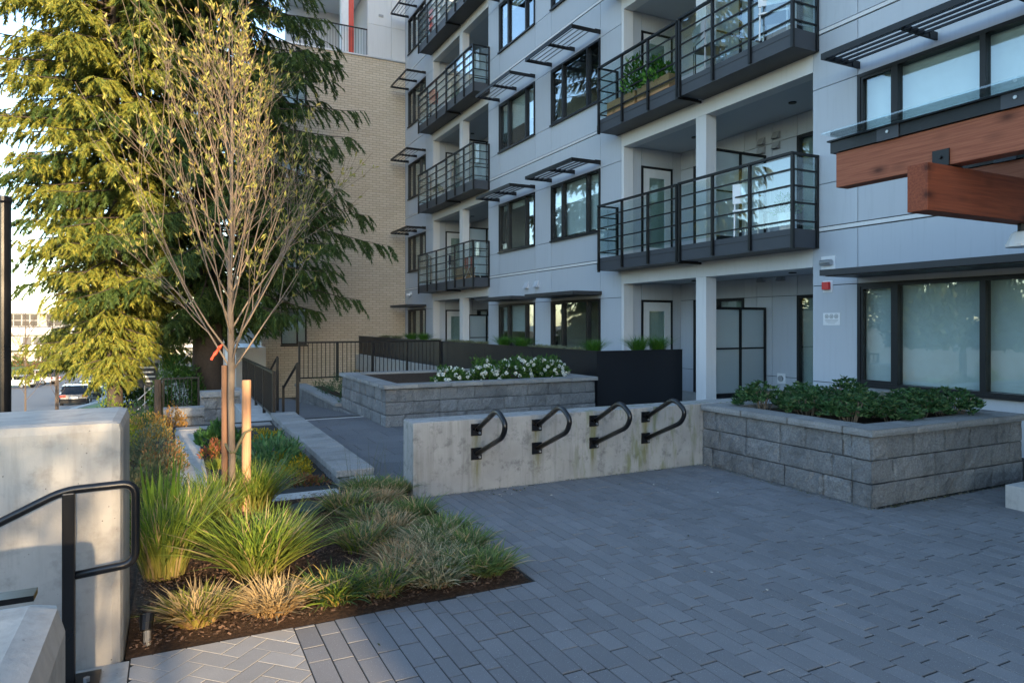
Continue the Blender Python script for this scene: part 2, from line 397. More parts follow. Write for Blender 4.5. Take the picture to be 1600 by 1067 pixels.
while x < 9.16:
    w = rng.choice([.076, .105, .108, .112]); y = -1 + rng.random() * .2
    hi = 3.75 if x + w / 2 < 2.02 else (6.02 if x + w / 2 < 5.42 else 3.88)
    while y < hi:
        l = rng.choice([.16, .20, .24, .29, .35]); yb = min(y + l, hi)
        if yb - y > .03 and yb > x / 2 - 1.3 and (yb > 3.2 - x * .42 - 1.3):
            g = .0034; h_ = rng.choice([.004, .006, .010]); pieces.append(([(x + g, y + .003), (x + w - g, y + .003), (x + w - g, yb - h_), (x + g, yb - h_)], rng.gauss(0, .0008), 'paver'))
        y += l
    x += w
# herringbone strip beside the steps
s = .105; cs = math.sqrt(.5)
for i in range(-40, 60):
    for j in range(-40, 60):
        k = (i - j) % 4
        if k == 0: r = (i, j, i + 2, j + 1)
        elif k == 3: r = (i, j, i + 1, j + 2)
        else: continue
        g = .0026
        q = [(r[0] * s + g, r[1] * s + g), (r[2] * s - g, r[1] * s + g), (r[2] * s - g, r[3] * s - g), (r[0] * s + g, r[3] * s - g)]
        q = [((a - b) * cs, (a + b) * cs + 1) for a, b in q]
        if max(p[0] for p in q) < -.2 or min(p[0] for p in q) > .6 or min(p[1] for p in q) > 3.8 or max(p[1] for p in q) < 1.2: continue
        q = clip(q, -.165, .582, 1.2, 3.748)
        if q and area(q) > .0012: pieces.append((q, rng.gauss(0, .0015), 'paver_light'))
def vis_area(p):
    c = (sum(a for a, b in p) / len(p), sum(b for a, b in p) / len(p)); s_ = seen(*c)
    if not s_ or not (0 < s_[0] < 1600 and s_[1] < 1067): return 0
    if c[1] > 3.9 and c[0] > 5.42: return 0
    return area(p) / s_[2] ** 3
pieces.sort(key=lambda t: -vis_area(t[0]))
pm_cache = {}
rest = {}
for i, (p, dz, mt) in enumerate(pieces):
    near = sum(a for a, b in p) / len(p) < 1.35; dz = dz * .2 if near else dz; tilt = (rng.gauss(0, .003) * (.12 if near else 1), rng.gauss(0, .005) * (.12 if near else 1))
    if i < 300:
        c = (sum(a for a, b in p) / len(p), sum(b for a, b in p) / len(p))
        loc = [(round(a - c[0], 3), round(b - c[1], 3)) for a, b in p]; key = (mt, tuple(loc))
        if key not in pm_cache: pm_cache[key] = MB().prism(loc, -.05, 0, .0012, .0016).mesh('paver')
        o = put('paver', pm_cache[key], mt, plaza, (c[0], c[1], dz)); o.rotation_euler = (tilt[0], tilt[1], 0)
    else:
        mb, tones = rest.setdefault(mt, (MB(), []))
        n0 = len(mb.v); c = (sum(a for a, b in p) / len(p), sum(b for a, b in p) / len(p)); mb.prism(p, -.05, 0, .0012, .0016)
        for q in range(n0, len(mb.v)):
            v = mb.v[q]; mb.v[q] = (v[0], v[1], v[2] + dz + (v[0] - c[0]) * tilt[1] + (v[1] - c[1]) * tilt[0])
        tones += [rng.random()] * (len(mb.v) - n0)
for mt, (mb, tones) in rest.items():
    o = stuff(mb.build('paver_field', mt, plaza)); a = o.data.attributes.new('tone', 'FLOAT', 'POINT'); a.data.foreach_set('value', tones)

# ---- walkway behind the rack wall, with large slabs, then a ramp falling away
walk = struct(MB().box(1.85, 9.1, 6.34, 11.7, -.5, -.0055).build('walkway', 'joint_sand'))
slab_me = {}
y = 6.36; row = 0
while y < 11.6:
    h = min(.45, 11.7 - y); x = 1.86 - (.3 if row % 2 else 0)
    while x < 7.1:
        x0, x1 = max(x, 1.86), min(x + .62, 7.1)
        if x1 - x0 > .05 and not (x0 > 3.0 and y > 10.2):
            k = (round(x1 - x0, 2), round(h, 2))
            if k not in slab_me: slab_me[k] = MB().prism([(.005, .005), (k[0] - .005, .005), (k[0] - .005, k[1] - .005), (.005, k[1] - .005)], -.05, 0, .002, .002).mesh('slab')
            put('slab', slab_me[k], 'slab', walk, (x0, y, rng.gauss(0, .001)))
        x += .62
    y += .45; row += 1
struct(MB().box(1.86, 3.0, 11.7, 11.78, -.3, .004).build('ramp_threshold', 'concrete_grey'))
ramp = MB(); ramp.quad((1.7, 11.78, -.005), (3.02, 11.78, -.005), (3.02, 20, -.5), (1.7, 20, -.5)); struct(ramp.build('ramp', 'slab'))
patio = struct(MB().box(7.3, 12.5, 6.34, 30, -.4, .03).build('patio', 'concrete_grey'))

# ================================================================== APARTMENT BUILDING
XF = 9.17; ST = 3.1; NS = 6; FL = 3.08
bld = thing('apartment_building', 'pale grey panelled apartment block with black railed balconies along the plaza', 'building', (XF, 10, 0))
WIN = {'A': (26.05, 28.26, [26.70, 27.60]), 'B': (16.89, 19.23, [17.43, 18.56]), 'C': (13.63, 15.98, [14.20, 15.36]), 'R': (3.35, 6.82, [3.95, 5.06, 6.22])}
BREAKS = [[25.26, 26.05, 28.26, 28.72], [12.79, 13.63, 15.98, 16.89, 19.23, 20.04], [-8, -4.5, -1, 2.4, 3.35, 6.82, 7.62]]
winset = {(a, b): k for k, (a, b, _) in WIN.items()}
cores = [MB(), MB(), MB()]; panel_me = {}
def panel(y0, y1, z0, z1):
    g = .006; k = (round(y1 - y0, 3), round(z1 - z0, 3))
    if k not in panel_me: panel_me[k] = MB().box(0, .022, g, k[0] - g, g, k[1] - g).mesh('panel')
    put('panel', panel_me[k], 'panel', bld, (XF, y0, z0))
def zlev(n): return (-.02 if n == 0 else FL + .04 + ST * (n - 1)), .69 + ST * n, 2.2 + ST * n, FL - .04 + ST * n
for n in range(NS):
    z0, zs, zh, z1 = zlev(n)
    for zone, core in zip(BREAKS, cores):
        for a, b in zip(zone, zone[1:]):
            w = (a, b) in winset
            for lo, hi, part in ((z0, zs, 0), (zs, zh, 1), (zh, z1, 2)):
                if w and part == 1: continue
                panel(a, b, lo, hi); core.box(XF + .024, XF + .2, a, b, lo - .05, hi + .05)
        f = MB().box(XF - .012, XF + .06, zone[0], zone[-1], z1 + .012, z1 + .068).build('flashing', 'panel_white', bld)
for core in cores: core.build('wall', 'core_dark', bld)
TOPZ = FL + ST * (NS - 1) + .2
# floors, rear wall, partitions between rooms, roof
sh = MB()
for n in range(NS + 1):
    zz = .0 if n == 0 else FL + ST * (n - 1)
    for a, b in ((25.2, 29), (12.9, 20.0), (-8, 7.5)): sh.box(XF + .2, XF + 4, a, b, zz - .3, zz - .005)
    sh.box(XF + 1.9, XF + 4, 7.5, 12.9, zz - .3, zz - .005); sh.box(XF + 1.9, XF + 4, 20, 25.2, zz - .3, zz - .005)
sh.build('floor_slab', 'interior', bld)
MB().box(XF + 4, XF + 4.2, -8, 29, -.3, TOPZ).build('rear_wall', 'interior_white', bld)
pw = MB()
for yy in (16.4, 13.0, 19.8, 25.4, 7.3, 3.0): pw.box(XF + .2, XF + 4, yy, yy + .12, 0, TOPZ)
pw.build('partition', 'interior_white', bld)
MB().box(XF - .15, XF + 12, -8, 29, TOPZ, TOPZ + .3).build('roof', 'charcoal_metal', bld)

BL = {('B', 1): .12, ('C', 1): .95, ('C', 0): .0, ('B', 0): .55, ('C', 2): .0, ('B', 2): .6, ('B', 3): .25, ('R', 0): 1, ('R', 1): 1, ('A', 0): 1, ('A', 1): .9, ('A', 2): 1, ('A', 3): .5}  # first-floor C blind nearly full: its pale colour stands in for reflected sky
def window(k, n):
    y0, y1, mul = WIN[k]; z0, z1 = .69 + ST * n, 2.2 + ST * n; fw = .055
    xa, xb = XF - .025, XF + .10
    m = MB(); m.box(xa, xb, y0 + .004, y1 - .004, z0 + .004, z0 + fw).box(xa, xb, y0 + .004, y1 - .004, z1 - fw, z1 - .004)
    m.box(xa, xb, y0 + .004, y0 + fw, z0 + fw, z1 - fw).box(xa, xb, y1 - fw, y1 - .004, z0 + fw, z1 - fw)
    m.box(xa - .035, xa - .001, y0 - .01, y1 + .01, z0 - .018, z0 + .022)
    fr = m.build('window', 'frame_black', bld)
    for q in mul: MB().box(xa + .003, xb - .003, q - .035, q + .035, z0 + fw, z1 - fw).build('mullion', 'frame_black', fr)
    ed = [y0 + fw] + [v for q in mul for v in (q - .035, q + .035)] + [y1 - fw]
    for i in range(0, len(ed), 2):
        MB().box(XF + .035, XF + .043, ed[i], ed[i + 1], z0 + fw, z1 - fw).build('pane', 'window_glass', fr)
        if (i == len(ed) - 2):       # opening sash of the end bay
            s_ = MB(); a, b = ed[i], ed[i + 1]; c, d = z0 + fw, z1 - fw
            s_.box(xa + .012, XF + .034, a, a + .035, c, d).box(xa + .012, XF + .034, b - .035, b, c, d).box(xa + .012, XF + .034, a + .035, b - .035, c, c + .035).box(xa + .012, XF + .034, a + .035, b - .035, d - .035, d)
            s_.build('sash', 'frame_black', fr)
    f = BL.get((k, n), rng.choice([.3, .6, 1]))
    if f > 0:
        m = MB(); zb = z1 - fw - f * (z1 - z0 - 2 * fw)
        if k == 'A' or (k, n) == ('B', 0):
            yy = y0 + .06
            while yy < y1 - .1:
                m.box(XF + .15, XF + .153, yy, yy + .085, zb, z1 - fw); yy += .09
        else: m.box(XF + .15, XF + .155, y0 + .03, y1 - .03, zb, z1 - .02)
        m.build('blind', 'blind' if k != 'A' else 'blind_green', fr)
for k in WIN:
    for n in range(NS): window(k, n)

def sunshade(k, n):
    y0, y1, mul = WIN[k]; z = 2.29 + ST * n; P = .80; w = y1 - y0; nb = 3 if w < 3 else 4
    if n == 0:       # solid flat canopies above the ground floor
        m = MB().box(XF - P, XF - .004, y0 - .06, y1 + .02, z + .0, z + .085).build('canopy', 'canopy_brown', bld)
        MB().box(XF - P + .05, XF - .05, y0, y1 - .04, z - .012, z - .001).build('soffit', 'canopy_brown', m)
        return
    m = MB(); hh = .085
    m.box(XF - P, XF - P + .025, y0, y1, z, z + hh)
    for i in range(nb):
        yy = y0 + (w - .03) * i / (nb - 1); m.box(XF - P + .026, XF - .004, yy, yy + .03, z, z + hh * (1 if i in (0, nb - 1) else .9))
        m.box(XF - .16, XF - .003, yy - .012, yy - .001, z - .01, z + hh + .012)
    fr = m.build('sunshade', 'black_metal', bld)
    for i in range(4):
        xx = XF - P + .12 + i * .135
        for j in range(nb - 1):
            a = y0 + (w - .03) * j / (nb - 1) + .032; b = y0 + (w - .03) * (j + 1) / (nb - 1) - .002
            mm = MB(); c = .028
            mm.v = [(xx - c, a, z + .015), (xx - c + .008, a, z + .010), (xx + c, a, z + .065), (xx + c - .008, a, z + .070)] + [(xx - c, b, z + .015), (xx - c + .008, b, z + .010), (xx + c, b, z + .065), (xx + c - .008, b, z + .070)]
            mm.f = [(0, 1, 5, 4), (1, 2, 6, 5), (2, 3, 7, 6), (3, 0, 4, 7), (3, 2, 1, 0), (4, 5, 6, 7)]
            mm.build('slat', 'black_metal', fr)
for k in WIN:
    for n in range(NS): sunshade(k, n)

# ---- loggias and balconies
XB = XF - .58; XD = XF + 1.68          # balcony front, loggia rear wall
def loggia(ya, yb, yc, n):
    """opening between ya < yb, column at yc"""
    zf = .0 if n == 0 else FL + ST * (n - 1); zb = 2.5 + ST * n; zt = FL + ST * n
    # edge beam with slab, column, ceiling, rear and side walls
    bm_ = MB().box(XF, XF + .26, ya, yb, zb, zt - .04).build('beam', 'panel_white', bld)
    MB().box(XF - .01, XF + .3, ya, yb, zt - .038, zt - .006).build('beam_flashing', 'panel_white', bm_)
    MB().box(XF + .002, XF + .26, yc - .14, yc + .14, zf, zb - .002).build('column', 'panel_white', bld, bevel=.004)
    MB().box(XF + .262, XD + .2, ya, yb, zb + .04, zt - .04).build('loggia_ceiling', 'panel', bld)
    if n: MB().box(XF + .02, XD + .2, ya, yb, zf - .035, zf + .002).build('loggia_floor', 'concrete_grey', bld)
    # rear wall: window to the left unit, vents, sliding door to the right unit
    ws = MB(); g = .006; zt2 = zb + .04; zh = zf + 2.15
    dl, dr = (yc + .55, yb - .5), (ya + .15, yc - .82)
    cols = [ya, dr[0], dr[1], yc - .2, yc + .2, dl[0], dl[1], yb]
    for a, b in zip(cols, cols[1:]):
        for lo, hi in ((zf, zf + .55), (zf + .55, zh), (zh, zt2)):
            if (a, b) in (dl, dr) and lo < zh - .01: continue
            if abs(b - a) < .02: continue
            MB().box(XD, XD + .03, a + g, b - g, lo + g, hi - g).build('loggia_panel', 'panel', bld)
    MB().box(XD + .031, XD + .2, ya, dr[0], zf, zt2).box(XD + .031, XD + .2, dr[1], dl[0], zf, zt2).box(XD + .031, XD + .2, dl[1], yb, zf, zt2).box(XD + .031, XD + .2, dr[0], dr[1], zh, zt2).box(XD + .031, XD + .2, dl[0], dl[1], zh, zt2).build('loggia_wall', 'core_dark', bld)
    for a, b in (dl, dr):
        m = MB(); f = .06; x0, x1 = XD - .02, XD + .08
        m.box(x0, x1, a, a + f, zf, zh).box(x0, x1, b - f, b, zf, zh).box(x0, x1, a + f, b - f, zh - f, zh).box(x0, x1, a + f, b - f, zf + .003, zf + f).box(x0 + .01, x1 - .01, (a + b) / 2 - .04, (a + b) / 2 + .04, zf + f, zh - f)
        d = m.build('sliding_door', 'frame_black', bld)
        for p, q in ((a + f, (a + b) / 2 - .04), ((a + b) / 2 + .04, b - f)):
            MB().box(XD + .02, XD + .028, p, q, zf + f, zh - f).build('pane', 'window_glass', d)
        MB().box(XD + .13, XD + .134, a + .03, b - .03, zf + .05, zh - .05).build('blind', 'blind_green', d)
    # far side wall with a glazed door facing the viewer, near side wall
    ys = yb - .02; x0, x1 = XF + .52, XF + 1.42; zd = zf + 2.15
    for a, b, lo, hi in ((XF + .27, x0, zf, zt2), (x0, x1, zd, zt2), (x1, XD, zf, zt2)):
        MB().box(a + g, b - g, ys - .03, ys, lo + g, hi - g).build('loggia_panel', 'panel', bld)
    MB().box(XF + .2, XD + .2, ys + .002, ys + .16, zf, zt2).box(XF + .2, XD + .2, ya - .16, ya, zf, zt2).build('side_wall', 'panel', bld)
    MB().box(XF + .002, XF + .26, yb - .09, yb - .001, zf, zb - .002).build('jamb', 'panel_white', bld)
    m = MB(); m.box(x0, x0 + .05, ys - .05, ys - .001, zf, zd).box(x1 - .05, x1, ys - .05, ys - .001, zf, zd).box(x0 + .05, x1 - .05, ys - .05, ys - .001, zd - .05, zd)
    dr_ = m.build('door', 'frame_black', bld)
    l = MB(); a, b = x0 + .055, x1 - .055; lo, hi = zf + .02, zd - .055; e = .17
    l.box(a, a + e, ys - .04, ys - .002, lo, hi).box(b - e, b, ys - .04, ys - .002, lo, hi).box(a + e, b - e, ys - .04, ys - .002, hi - .2, hi).box(a + e, b - e, ys - .04, ys - .002, lo, lo + .26)
    l.build('door_leaf', 'door_white', dr_)
    MB().box(a + e, b - e, ys - .025, ys - .018, lo + .26, hi - .2).build('pane', 'window_glass', dr_)
    MB().box(a + e, b - e, ys - .012, ys - .004, lo + .26, hi - .2).build('blind', 'blind_green', dr_)
    MB().tube([(a + .07, ys - .09, zf + 1.0), (a + .17, ys - .09, zf + 1.0)], .012).tube([(a + .07, ys - .09, zf + 1.0), (a + .07, ys - .03, zf + 1.0)], .014).build('handle', 'galv', dr_)
    # vents on the rear wall, ceiling light, hose bib
    for (vy, vz) in ((yc + .05, 2.02), (yc + .05, 1.84), (yc - .33, 2.06), (yc - .33, 1.86)) if n else ((yc + .05, 2.3), (yc - .45, 2.3)):
        v = MB(); z_ = zf + vz + .15; v.v = [(XD - .002, vy - .08, z_), (XD - .002, vy + .08, z_), (XD - .002, vy + .08, z_ + .14), (XD - .002, vy - .08, z_ + .14), (XD - .1, vy - .08, z_), (XD - .1, vy + .08, z_), (XD - .03, vy + .08, z_ + .14), (XD - .03, vy - .08, z_ + .14)]
        v.f = [(0, 1, 2, 3), (4, 7, 6, 5), (0, 3, 7, 4), (1, 5, 6, 2), (3, 2, 6, 7)]; v.build('vent_hood', 'chair_grey', bld)
    for cy in (yc + 1.3, yc - 1.3): MB().tube([(XF + 1.0, cy, zb + .039), (XF + 1.0, cy, zb + .02)], .07, 14).build('ceiling_light', 'frame_black', bld)
    # privacy screen between the two units, frosted panes in a black frame
    x0, x1 = XF + .27, XD - .03; zs0, zs1 = zf + .17, zf + 1.93; xm = (x0 + x1) / 2; zm = zs0 + .93; t = .025; Y = yc - .05
    m = MB().box(x0, x0 + .04, Y - t, Y + t, zs0, zs1).box(x1 - .05, x1, Y - t, Y + t, zs0, zs1).box(x0 + .04, x1 - .05, Y - t, Y + t, zs1 - .05, zs1).box(x0 + .04, x1 - .05, Y - t, Y + t, zs0, zs0 + .07).box(xm - .03, xm + .03, Y - t + .002, Y + t - .002, zs0 + .07, zs1 - .05)
    m.box(x0 + .04, xm - .03, Y - t + .003, Y + t - .003, zm, zm + .03).box(xm + .03, x1 - .05, Y - t + .003, Y + t - .003, zm, zm + .03).box(x0, x0 + .04, Y - t, Y + t, zf, zs0 - .001).box(x1 - .05, x1, Y - t, Y + t, zf, zs0 - .001)
    scr = m.build('privacy_screen', 'black_metal', bld)
    for a, b in ((x0 + .04, xm - .03), (xm + .03, x1 - .05)):
        for lo, hi in ((zs0 + .07, zm), (zm + .03, zs1 - .05)): MB().box(a, b, Y - .004, Y + .004, lo, hi).build('pane', 'frosted_glass', scr)
    if n == 0: return
    # projecting balcony: two units side by side
    for (a, b, xf, lendir) in ((yc + .04, yb + .14, XB + .02, 1), (ya - .13, yc - .04, XB - .02, -1)):
        zs = zf - .29
        sl = MB().box(xf + .05, XF - .001, a + .03, b - .03, zs, zf - .002).build('balcony', 'charcoal_metal', bld)
        MB().box(xf + .045, xf + .05, a + .03, b - .03, zf - .10, zf - .094).build('drip_edge', 'black_metal', sl)
        zr = zf + 1.14; pw_ = .045; nb = 3
        ps = [a + (b - a - pw_) * i / nb for i in range(nb + 1)]
        for i, py in enumerate(ps):
            MB().box(xf, xf + .05, py, py + pw_, zs - (.03 if i in (0, nb) else -.02), zr - .001).build('post', 'black_metal', sl)
            MB().box(xf + .052, xf + .058, py + pw_ + .001, py + pw_ + .09, zs + .03, zs + .19).build('bracket', 'black_metal', sl)
        MB().box(xf - .012, xf + .062, a, b, zr, zr + .035).build('top_rail', 'black_metal', sl)
        for zz in (.12, .40, .66, .91):
            MB().box(xf + .012, xf + .038, a + .002, b - .002, zf + zz - .012, zf + zz + .012).build('rail', 'black_metal', sl)
        for p, q in zip(ps, ps[1:]):
            MB().box(xf + .042, xf + .05, p + pw_ + .01, q - .01, zf + .06, zr - .03).build('glass', 'guard_glass', sl)
        # returns to the wall at the outer end
        ye = b - pw_ if lendir > 0 else a; y_in = (ye, ye + pw_)
        MB().box(xf + .063, XF - .01, y_in[0], y_in[1], zr, zr + .035).build('top_rail', 'black_metal', sl)
        MB().box(XF - .06, XF - .012, y_in[0], y_in[1], zs, zr - .001).build('post', 'black_metal', sl)
        for zz in (.12, .40, .66, .91): MB().box(xf + .052, XF - .062, ye + .01, ye + .034, zf + zz - .012, zf + zz + .012).build('rail', 'black_metal', sl)
        yg = ye + .036 if lendir > 0 else ye + .036
        MB().box(xf + .06, XF - .07, yg - .004, yg + .004, zf + .06, zr - .03).build('glass', 'guard_glass', sl)
        if lendir < 0: MB().box(xf - .005, XF - .02, b - .002, b + .04, zs - .05, zs - .004).build('divider_foot', 'black_metal', sl)
for n in range(NS):
    loggia(7.62, 12.79, 10.19, n); loggia(20.04, 25.26, 22.35, n)
# window with dark cap at head of ground vents on the facade, between windows B and C
for vy in (17.35, 16.75):
    v = MB(); z_ = 2.62; v.v = [(XF - .002, vy - .1, z_), (XF - .002, vy + .1, z_), (XF - .002, vy + .1, z_ + .17), (XF - .002, vy - .1, z_ + .17), (XF - .12, vy - .1, z_), (XF - .12, vy + .1, z_), (XF - .03, vy + .1, z_ + .17), (XF - .03, vy - .1, z_ + .17)]
    v.f = [(0, 1, 2, 3), (4, 7, 6, 5), (0, 3, 7, 4), (1, 5, 6, 2), (3, 2, 6, 7), (0, 4, 5, 1)]; v.build('vent_hood', 'panel', bld)

# ---- brick wing at the end of the court
YB_ = 28.72
brk = thing('brick_building', 'tan brick wing closing the far end of the court', 'building', (6, YB_, -1.5))
def wall_openings(x0, x1, z0, z1, ops, y0, y1, mb):
    xs = sorted({x0, x1, *[v for o in ops for v in o[:2]]}); zs = sorted({z0, z1, *[v for o in ops for v in o[2:]]})
    for a, b in zip(xs, xs[1:]):
        for c, d in zip(zs, zs[1:]):
            if not any(o[0] <= a and b <= o[1] and o[2] <= c and d <= o[3] for o in ops): mb.box(a, b, y0, y1, c, d)
    return mb
ops = [(4.0, 5.02, .75 + ST * n, 2.25 + ST * n) for n in range(4)]
wall_openings(3.25, XF - .004, -2.4, 12.9, ops, YB_, YB_ + .3, MB()).build('brick_wall', 'brick', brk)
for o in ops:
    m = MB(); a, b, c, d = o; f = .06; Y0, Y1 = YB_ + .1, YB_ + .2
    m.box(a, b, Y0, Y1, c, c + f).box(a, b, Y0, Y1, d - f, d).box(a, a + f, Y0, Y1, c + f, d - f).box(b - f, b, Y0, Y1, c + f, d - f).box(a + .62, a + .68, Y0, Y1, c + f, d - f)
    w = m.build('window', 'frame_black', brk)
    for p, q in ((a + f, a + .62), (a + .68, b - f)): MB().box(p, q, YB_ + .14, YB_ + .148, c + f, d - f).build('pane', 'window_glass', w)
    MB().box(a - .03, b + .03, YB_ - .04, YB_ + .1, c - .06, c - .002).build('sill', 'frame_black', w)
    MB().box(a + .02, b - .02, YB_ + .24, YB_ + .25, c, d).build('blind', 'blind', w)
for z in (3.4, 6.55, 9.6):
    MB().box(3.25, XF - .006, YB_ - .012, YB_ - .001, z, z + .1).build('brick_course', 'brick', brk)
MB().box(3.25, XF - .01, YB_ - .05, YB_ + .3, 12.9, 12.96).build('coping', 'galv', brk)
MB().box(3.25, XF + 4, YB_ + .3, YB_ + 10, -2.4, 12.85).build('rear_block', 'core_dark', brk)
# upper storeys in white panels with a corner balcony
for i, (a, b) in enumerate(((7.52, 8.55), (8.55, XF - .004))):
    for lo, hi in ((12.97, 14.35), (14.35, 16.0), (16.0, 18.6)): MB().box(a + .006, b - .006, YB_ + .02, YB_ + .06, lo + .006, hi - .006).build('panel', 'panel_white', brk)
MB().box(7.52, XF + 4, YB_ + .062, YB_ + 10, 12.97, 18.6).build('upper_wall', 'panel_white', brk)
MB().box(8.0, 8.2, YB_ - .01, YB_ + .02, 14.72, 14.82).build('vent', 'chair_grey', brk)
for n in range(2):
    z = 13.0 + 3.1 * n
    MB().box(4.6, 7.5, YB_ + .1, YB_ + 3.5, z - .3 if n else z - .03, z).build('upper_floor', 'panel_white', brk)
    MB().box(4.6, 7.5, YB_ + 3.0, YB_ + 3.2, z, z + 2.8).build('upper_rear_wall', 'panel', brk)
MB().box(6.45, 6.75, YB_ + .2, YB_ + .5, 13.0, 18.6).build('upper_column', 'white_paint', brk)
MB().box(6.77, 7.0, YB_ + .3, YB_ + .5, 13.02, 15.7).build('red_lit_strip', 'red_light_colour', brk)  # warm light on the post, put into this strip's own red colour
rl = MB().box(4.6, 7.5, YB_ + .02, YB_ + .06, 14.05, 14.1).build('upper_railing', 'black_metal', brk)
for i in range(25): MB().tube([(4.65 + i * .118, YB_ + .04, 13.0), (4.65 + i * .118, YB_ + .04, 14.05)], .009, 5).build('picket', 'black_metal', rl)
# stair tower wall left of the brick
gw = MB().box(2.2, 3.245, YB_ - 1.5, YB_ + 4, -2.4, .72).build('entry_wall', 'panel_white', brk)

# ---- the court's other wing behind the viewpoint: it keeps the plaza in shade
wing = thing('apartment_wing', 'tall grey apartment wing standing behind the viewpoint', 'building', (10, -9, 0))
EDGE = 1.10 + .065 * 22
MB().box(EDGE, 26, -22, -8.1, -.5, 26).build('wing_wall', 'panel', wing)
for n in range(7):
    for i in range(5):
        a = EDGE + 1.2 + i * 4.2; z = 1 + n * 3.0
        w = MB().box(a, a + 2.2, -8.14, -8.101, z, z + 1.5).build('wing_window', 'frame_black', wing)
        MB().box(a + .06, a + 2.14, -8.15, -8.141, z + .06, z + 1.44).build('pane', 'car_glass', w)

# ---- pergola beams and glass canopy over the entrance
PZ = 2.73
pb = thing('timber_pergola', 'red brown timber pergola with glass roof at the right edge', 'pergola', (5.08, 3.05, 0))
MB().box(5.01, 5.15, -6, 3.93, PZ + .012, PZ + .30).build('long_beam', 'cedar_y', pb, bevel=.006)
MB().box(6.6, 6.74, -6, 3.93, PZ + .012, PZ + .30).build('long_beam', 'cedar_y', pb, bevel=.006)
for y in (3.05, .4): MB().box(4.73, 8.9, y - .075, y + .075, PZ - .335, PZ).build('cross_beam', 'cedar_x', pb, bevel=.006)
for y in (3.05, .4):
    for x in (5.08, 6.67):
        bk = MB().box(x - .085, x - .073, y - .06, y + .06, PZ + .004, PZ + .13).box(x - .085, x + .085, y - .06, y + .06, PZ + .001, PZ + .011).build('bracket', 'black_metal', pb)
        MB().tube([(x - .1, y, PZ + .075), (x - .085, y, PZ + .075)], .012, 8).build('bolt', 'black_metal', bk)
for x in (5.08, 6.67):
    ch = MB().box(x - .09, x + .03, -6, 3.97, PZ + .305, PZ + .40).box(x - .11, x + .05, -6, 3.99, PZ + .40, PZ + .412).build('channel', 'black_metal', pb)
    for y in (1.3, 2.55, 3.45):
        pl = MB().box(x - .10, x - .091, y - .09, y + .09, PZ + .30, PZ + .405).build('splice_plate', 'charcoal_metal', ch)
        MB().tube([(x - .108, y, PZ + .36), (x - .1, y, PZ + .36)], .012, 8).build('bolt', 'galv', pl)
for y in (-4.2, -1.5, 1.2):
    MB().box(4.78, 7.4, y, y + 2.69, PZ + .416, PZ + .43).build('roof_glass', 'guard_glass', pb)
for y in (3.05, .4): MB().box(8.55, 8.7, y - .075, y + .075, 0, PZ - .336).build('post', 'cedar_x', pb)
la = thing('wall_lantern', 'white cone lamp hanging under the timber cross beam', 'lamp', (5.28, 3.02, 2.25))
lm = MB().tube([(6.05, 3.05, PZ - .336), (6.05, 3.05, PZ - .40)], .03, 10).build('stem', 'black_metal', la)
MB().tube([(6.05, 3.05, PZ - .40), (6.05, 3.05, PZ - .41), (6.05, 3.05, PZ - .50), (6.05, 3.05, PZ - .52)], [.05, .07, .11, .11], 16).build('shade', 'white_paint', la, smooth=False)

# ================================================================== WALLS, PLANTERS, RAILS
def rough_block(L, h, d, seed, amp=.013, nx=8, nz=4):
    """split face block: x along the wall, y = 0 front (towards -y), z up; rough ends too"""
    m = MB(); rx = random.Random(seed)
    def dsp(u, v, w): return mnoise.noise(Vector((u * 9 + seed * 3.7, v * 11, w * 9))) * amp + mnoise.noise(Vector((u * 31, v * 31 + seed, w * 27))) * amp * .75
    def face(P, nu, nv, nrm):
        b = len(m.v)
        for j in range(nv + 1):
            for i in range(nu + 1):
                u, v = i / nu, j / nv; p = P(u, v); e = min(min(u, 1 - u) * nu, min(v, 1 - v) * nv, 1)
                k = dsp(*p) - (.006 if e < .01 else 0); m.v.append(tuple(Vector(p) + Vector(nrm) * k))
        for j in range(nv):
            for i in range(nu):
                a = b + j * (nu + 1) + i; m.f.append((a, a + 1, a + nu + 2, a + nu + 1))
    e = .0014; ez = .0045
    face(lambda u, v: (-L / 2 + e + u * (L - 2 * e), 0, ez + v * (h - 2 * ez)), nx, nz, (0, -1, 0))
    face(lambda u, v: (L / 2 - e, u * d, ez + v * (h - 2 * ez)), 3, nz, (1, 0, 0)); face(lambda u, v: (-L / 2 + e, d - u * d, ez + v * (h - 2 * ez)), 3, nz, (-1, 0, 0))
    x, z = L / 2 - e, h - ez; e = ez
    m.quad((-x, .013, z), (x, .013, z), (x, d, z), (-x, d, z)); m.quad((-x, .013, e), (-x, d, e), (x, d, e), (x, .013, e)); m.quad((-x, d, e), (-x, d, z), (x, d, z), (x, d, e))
    return m.mesh('block')
BM = {}
def block(name, parent, cx, cy, z, L, h, d, rot, mat, amp=.013):
    v = rng.randrange(4); k = (name, round(L, 2), round(h, 3), d, v)
    if k not in BM:
        nx = max(3, int(L / .035)); nz = 5 if h > .1 else 2
        BM[k] = rough_block(L, h, d, len(BM) + 1, amp, nx, nz)
    o = put(name, BM[k], mat, parent, (cx, cy, z)); o.rotation_euler = (0, 0, rot); return o
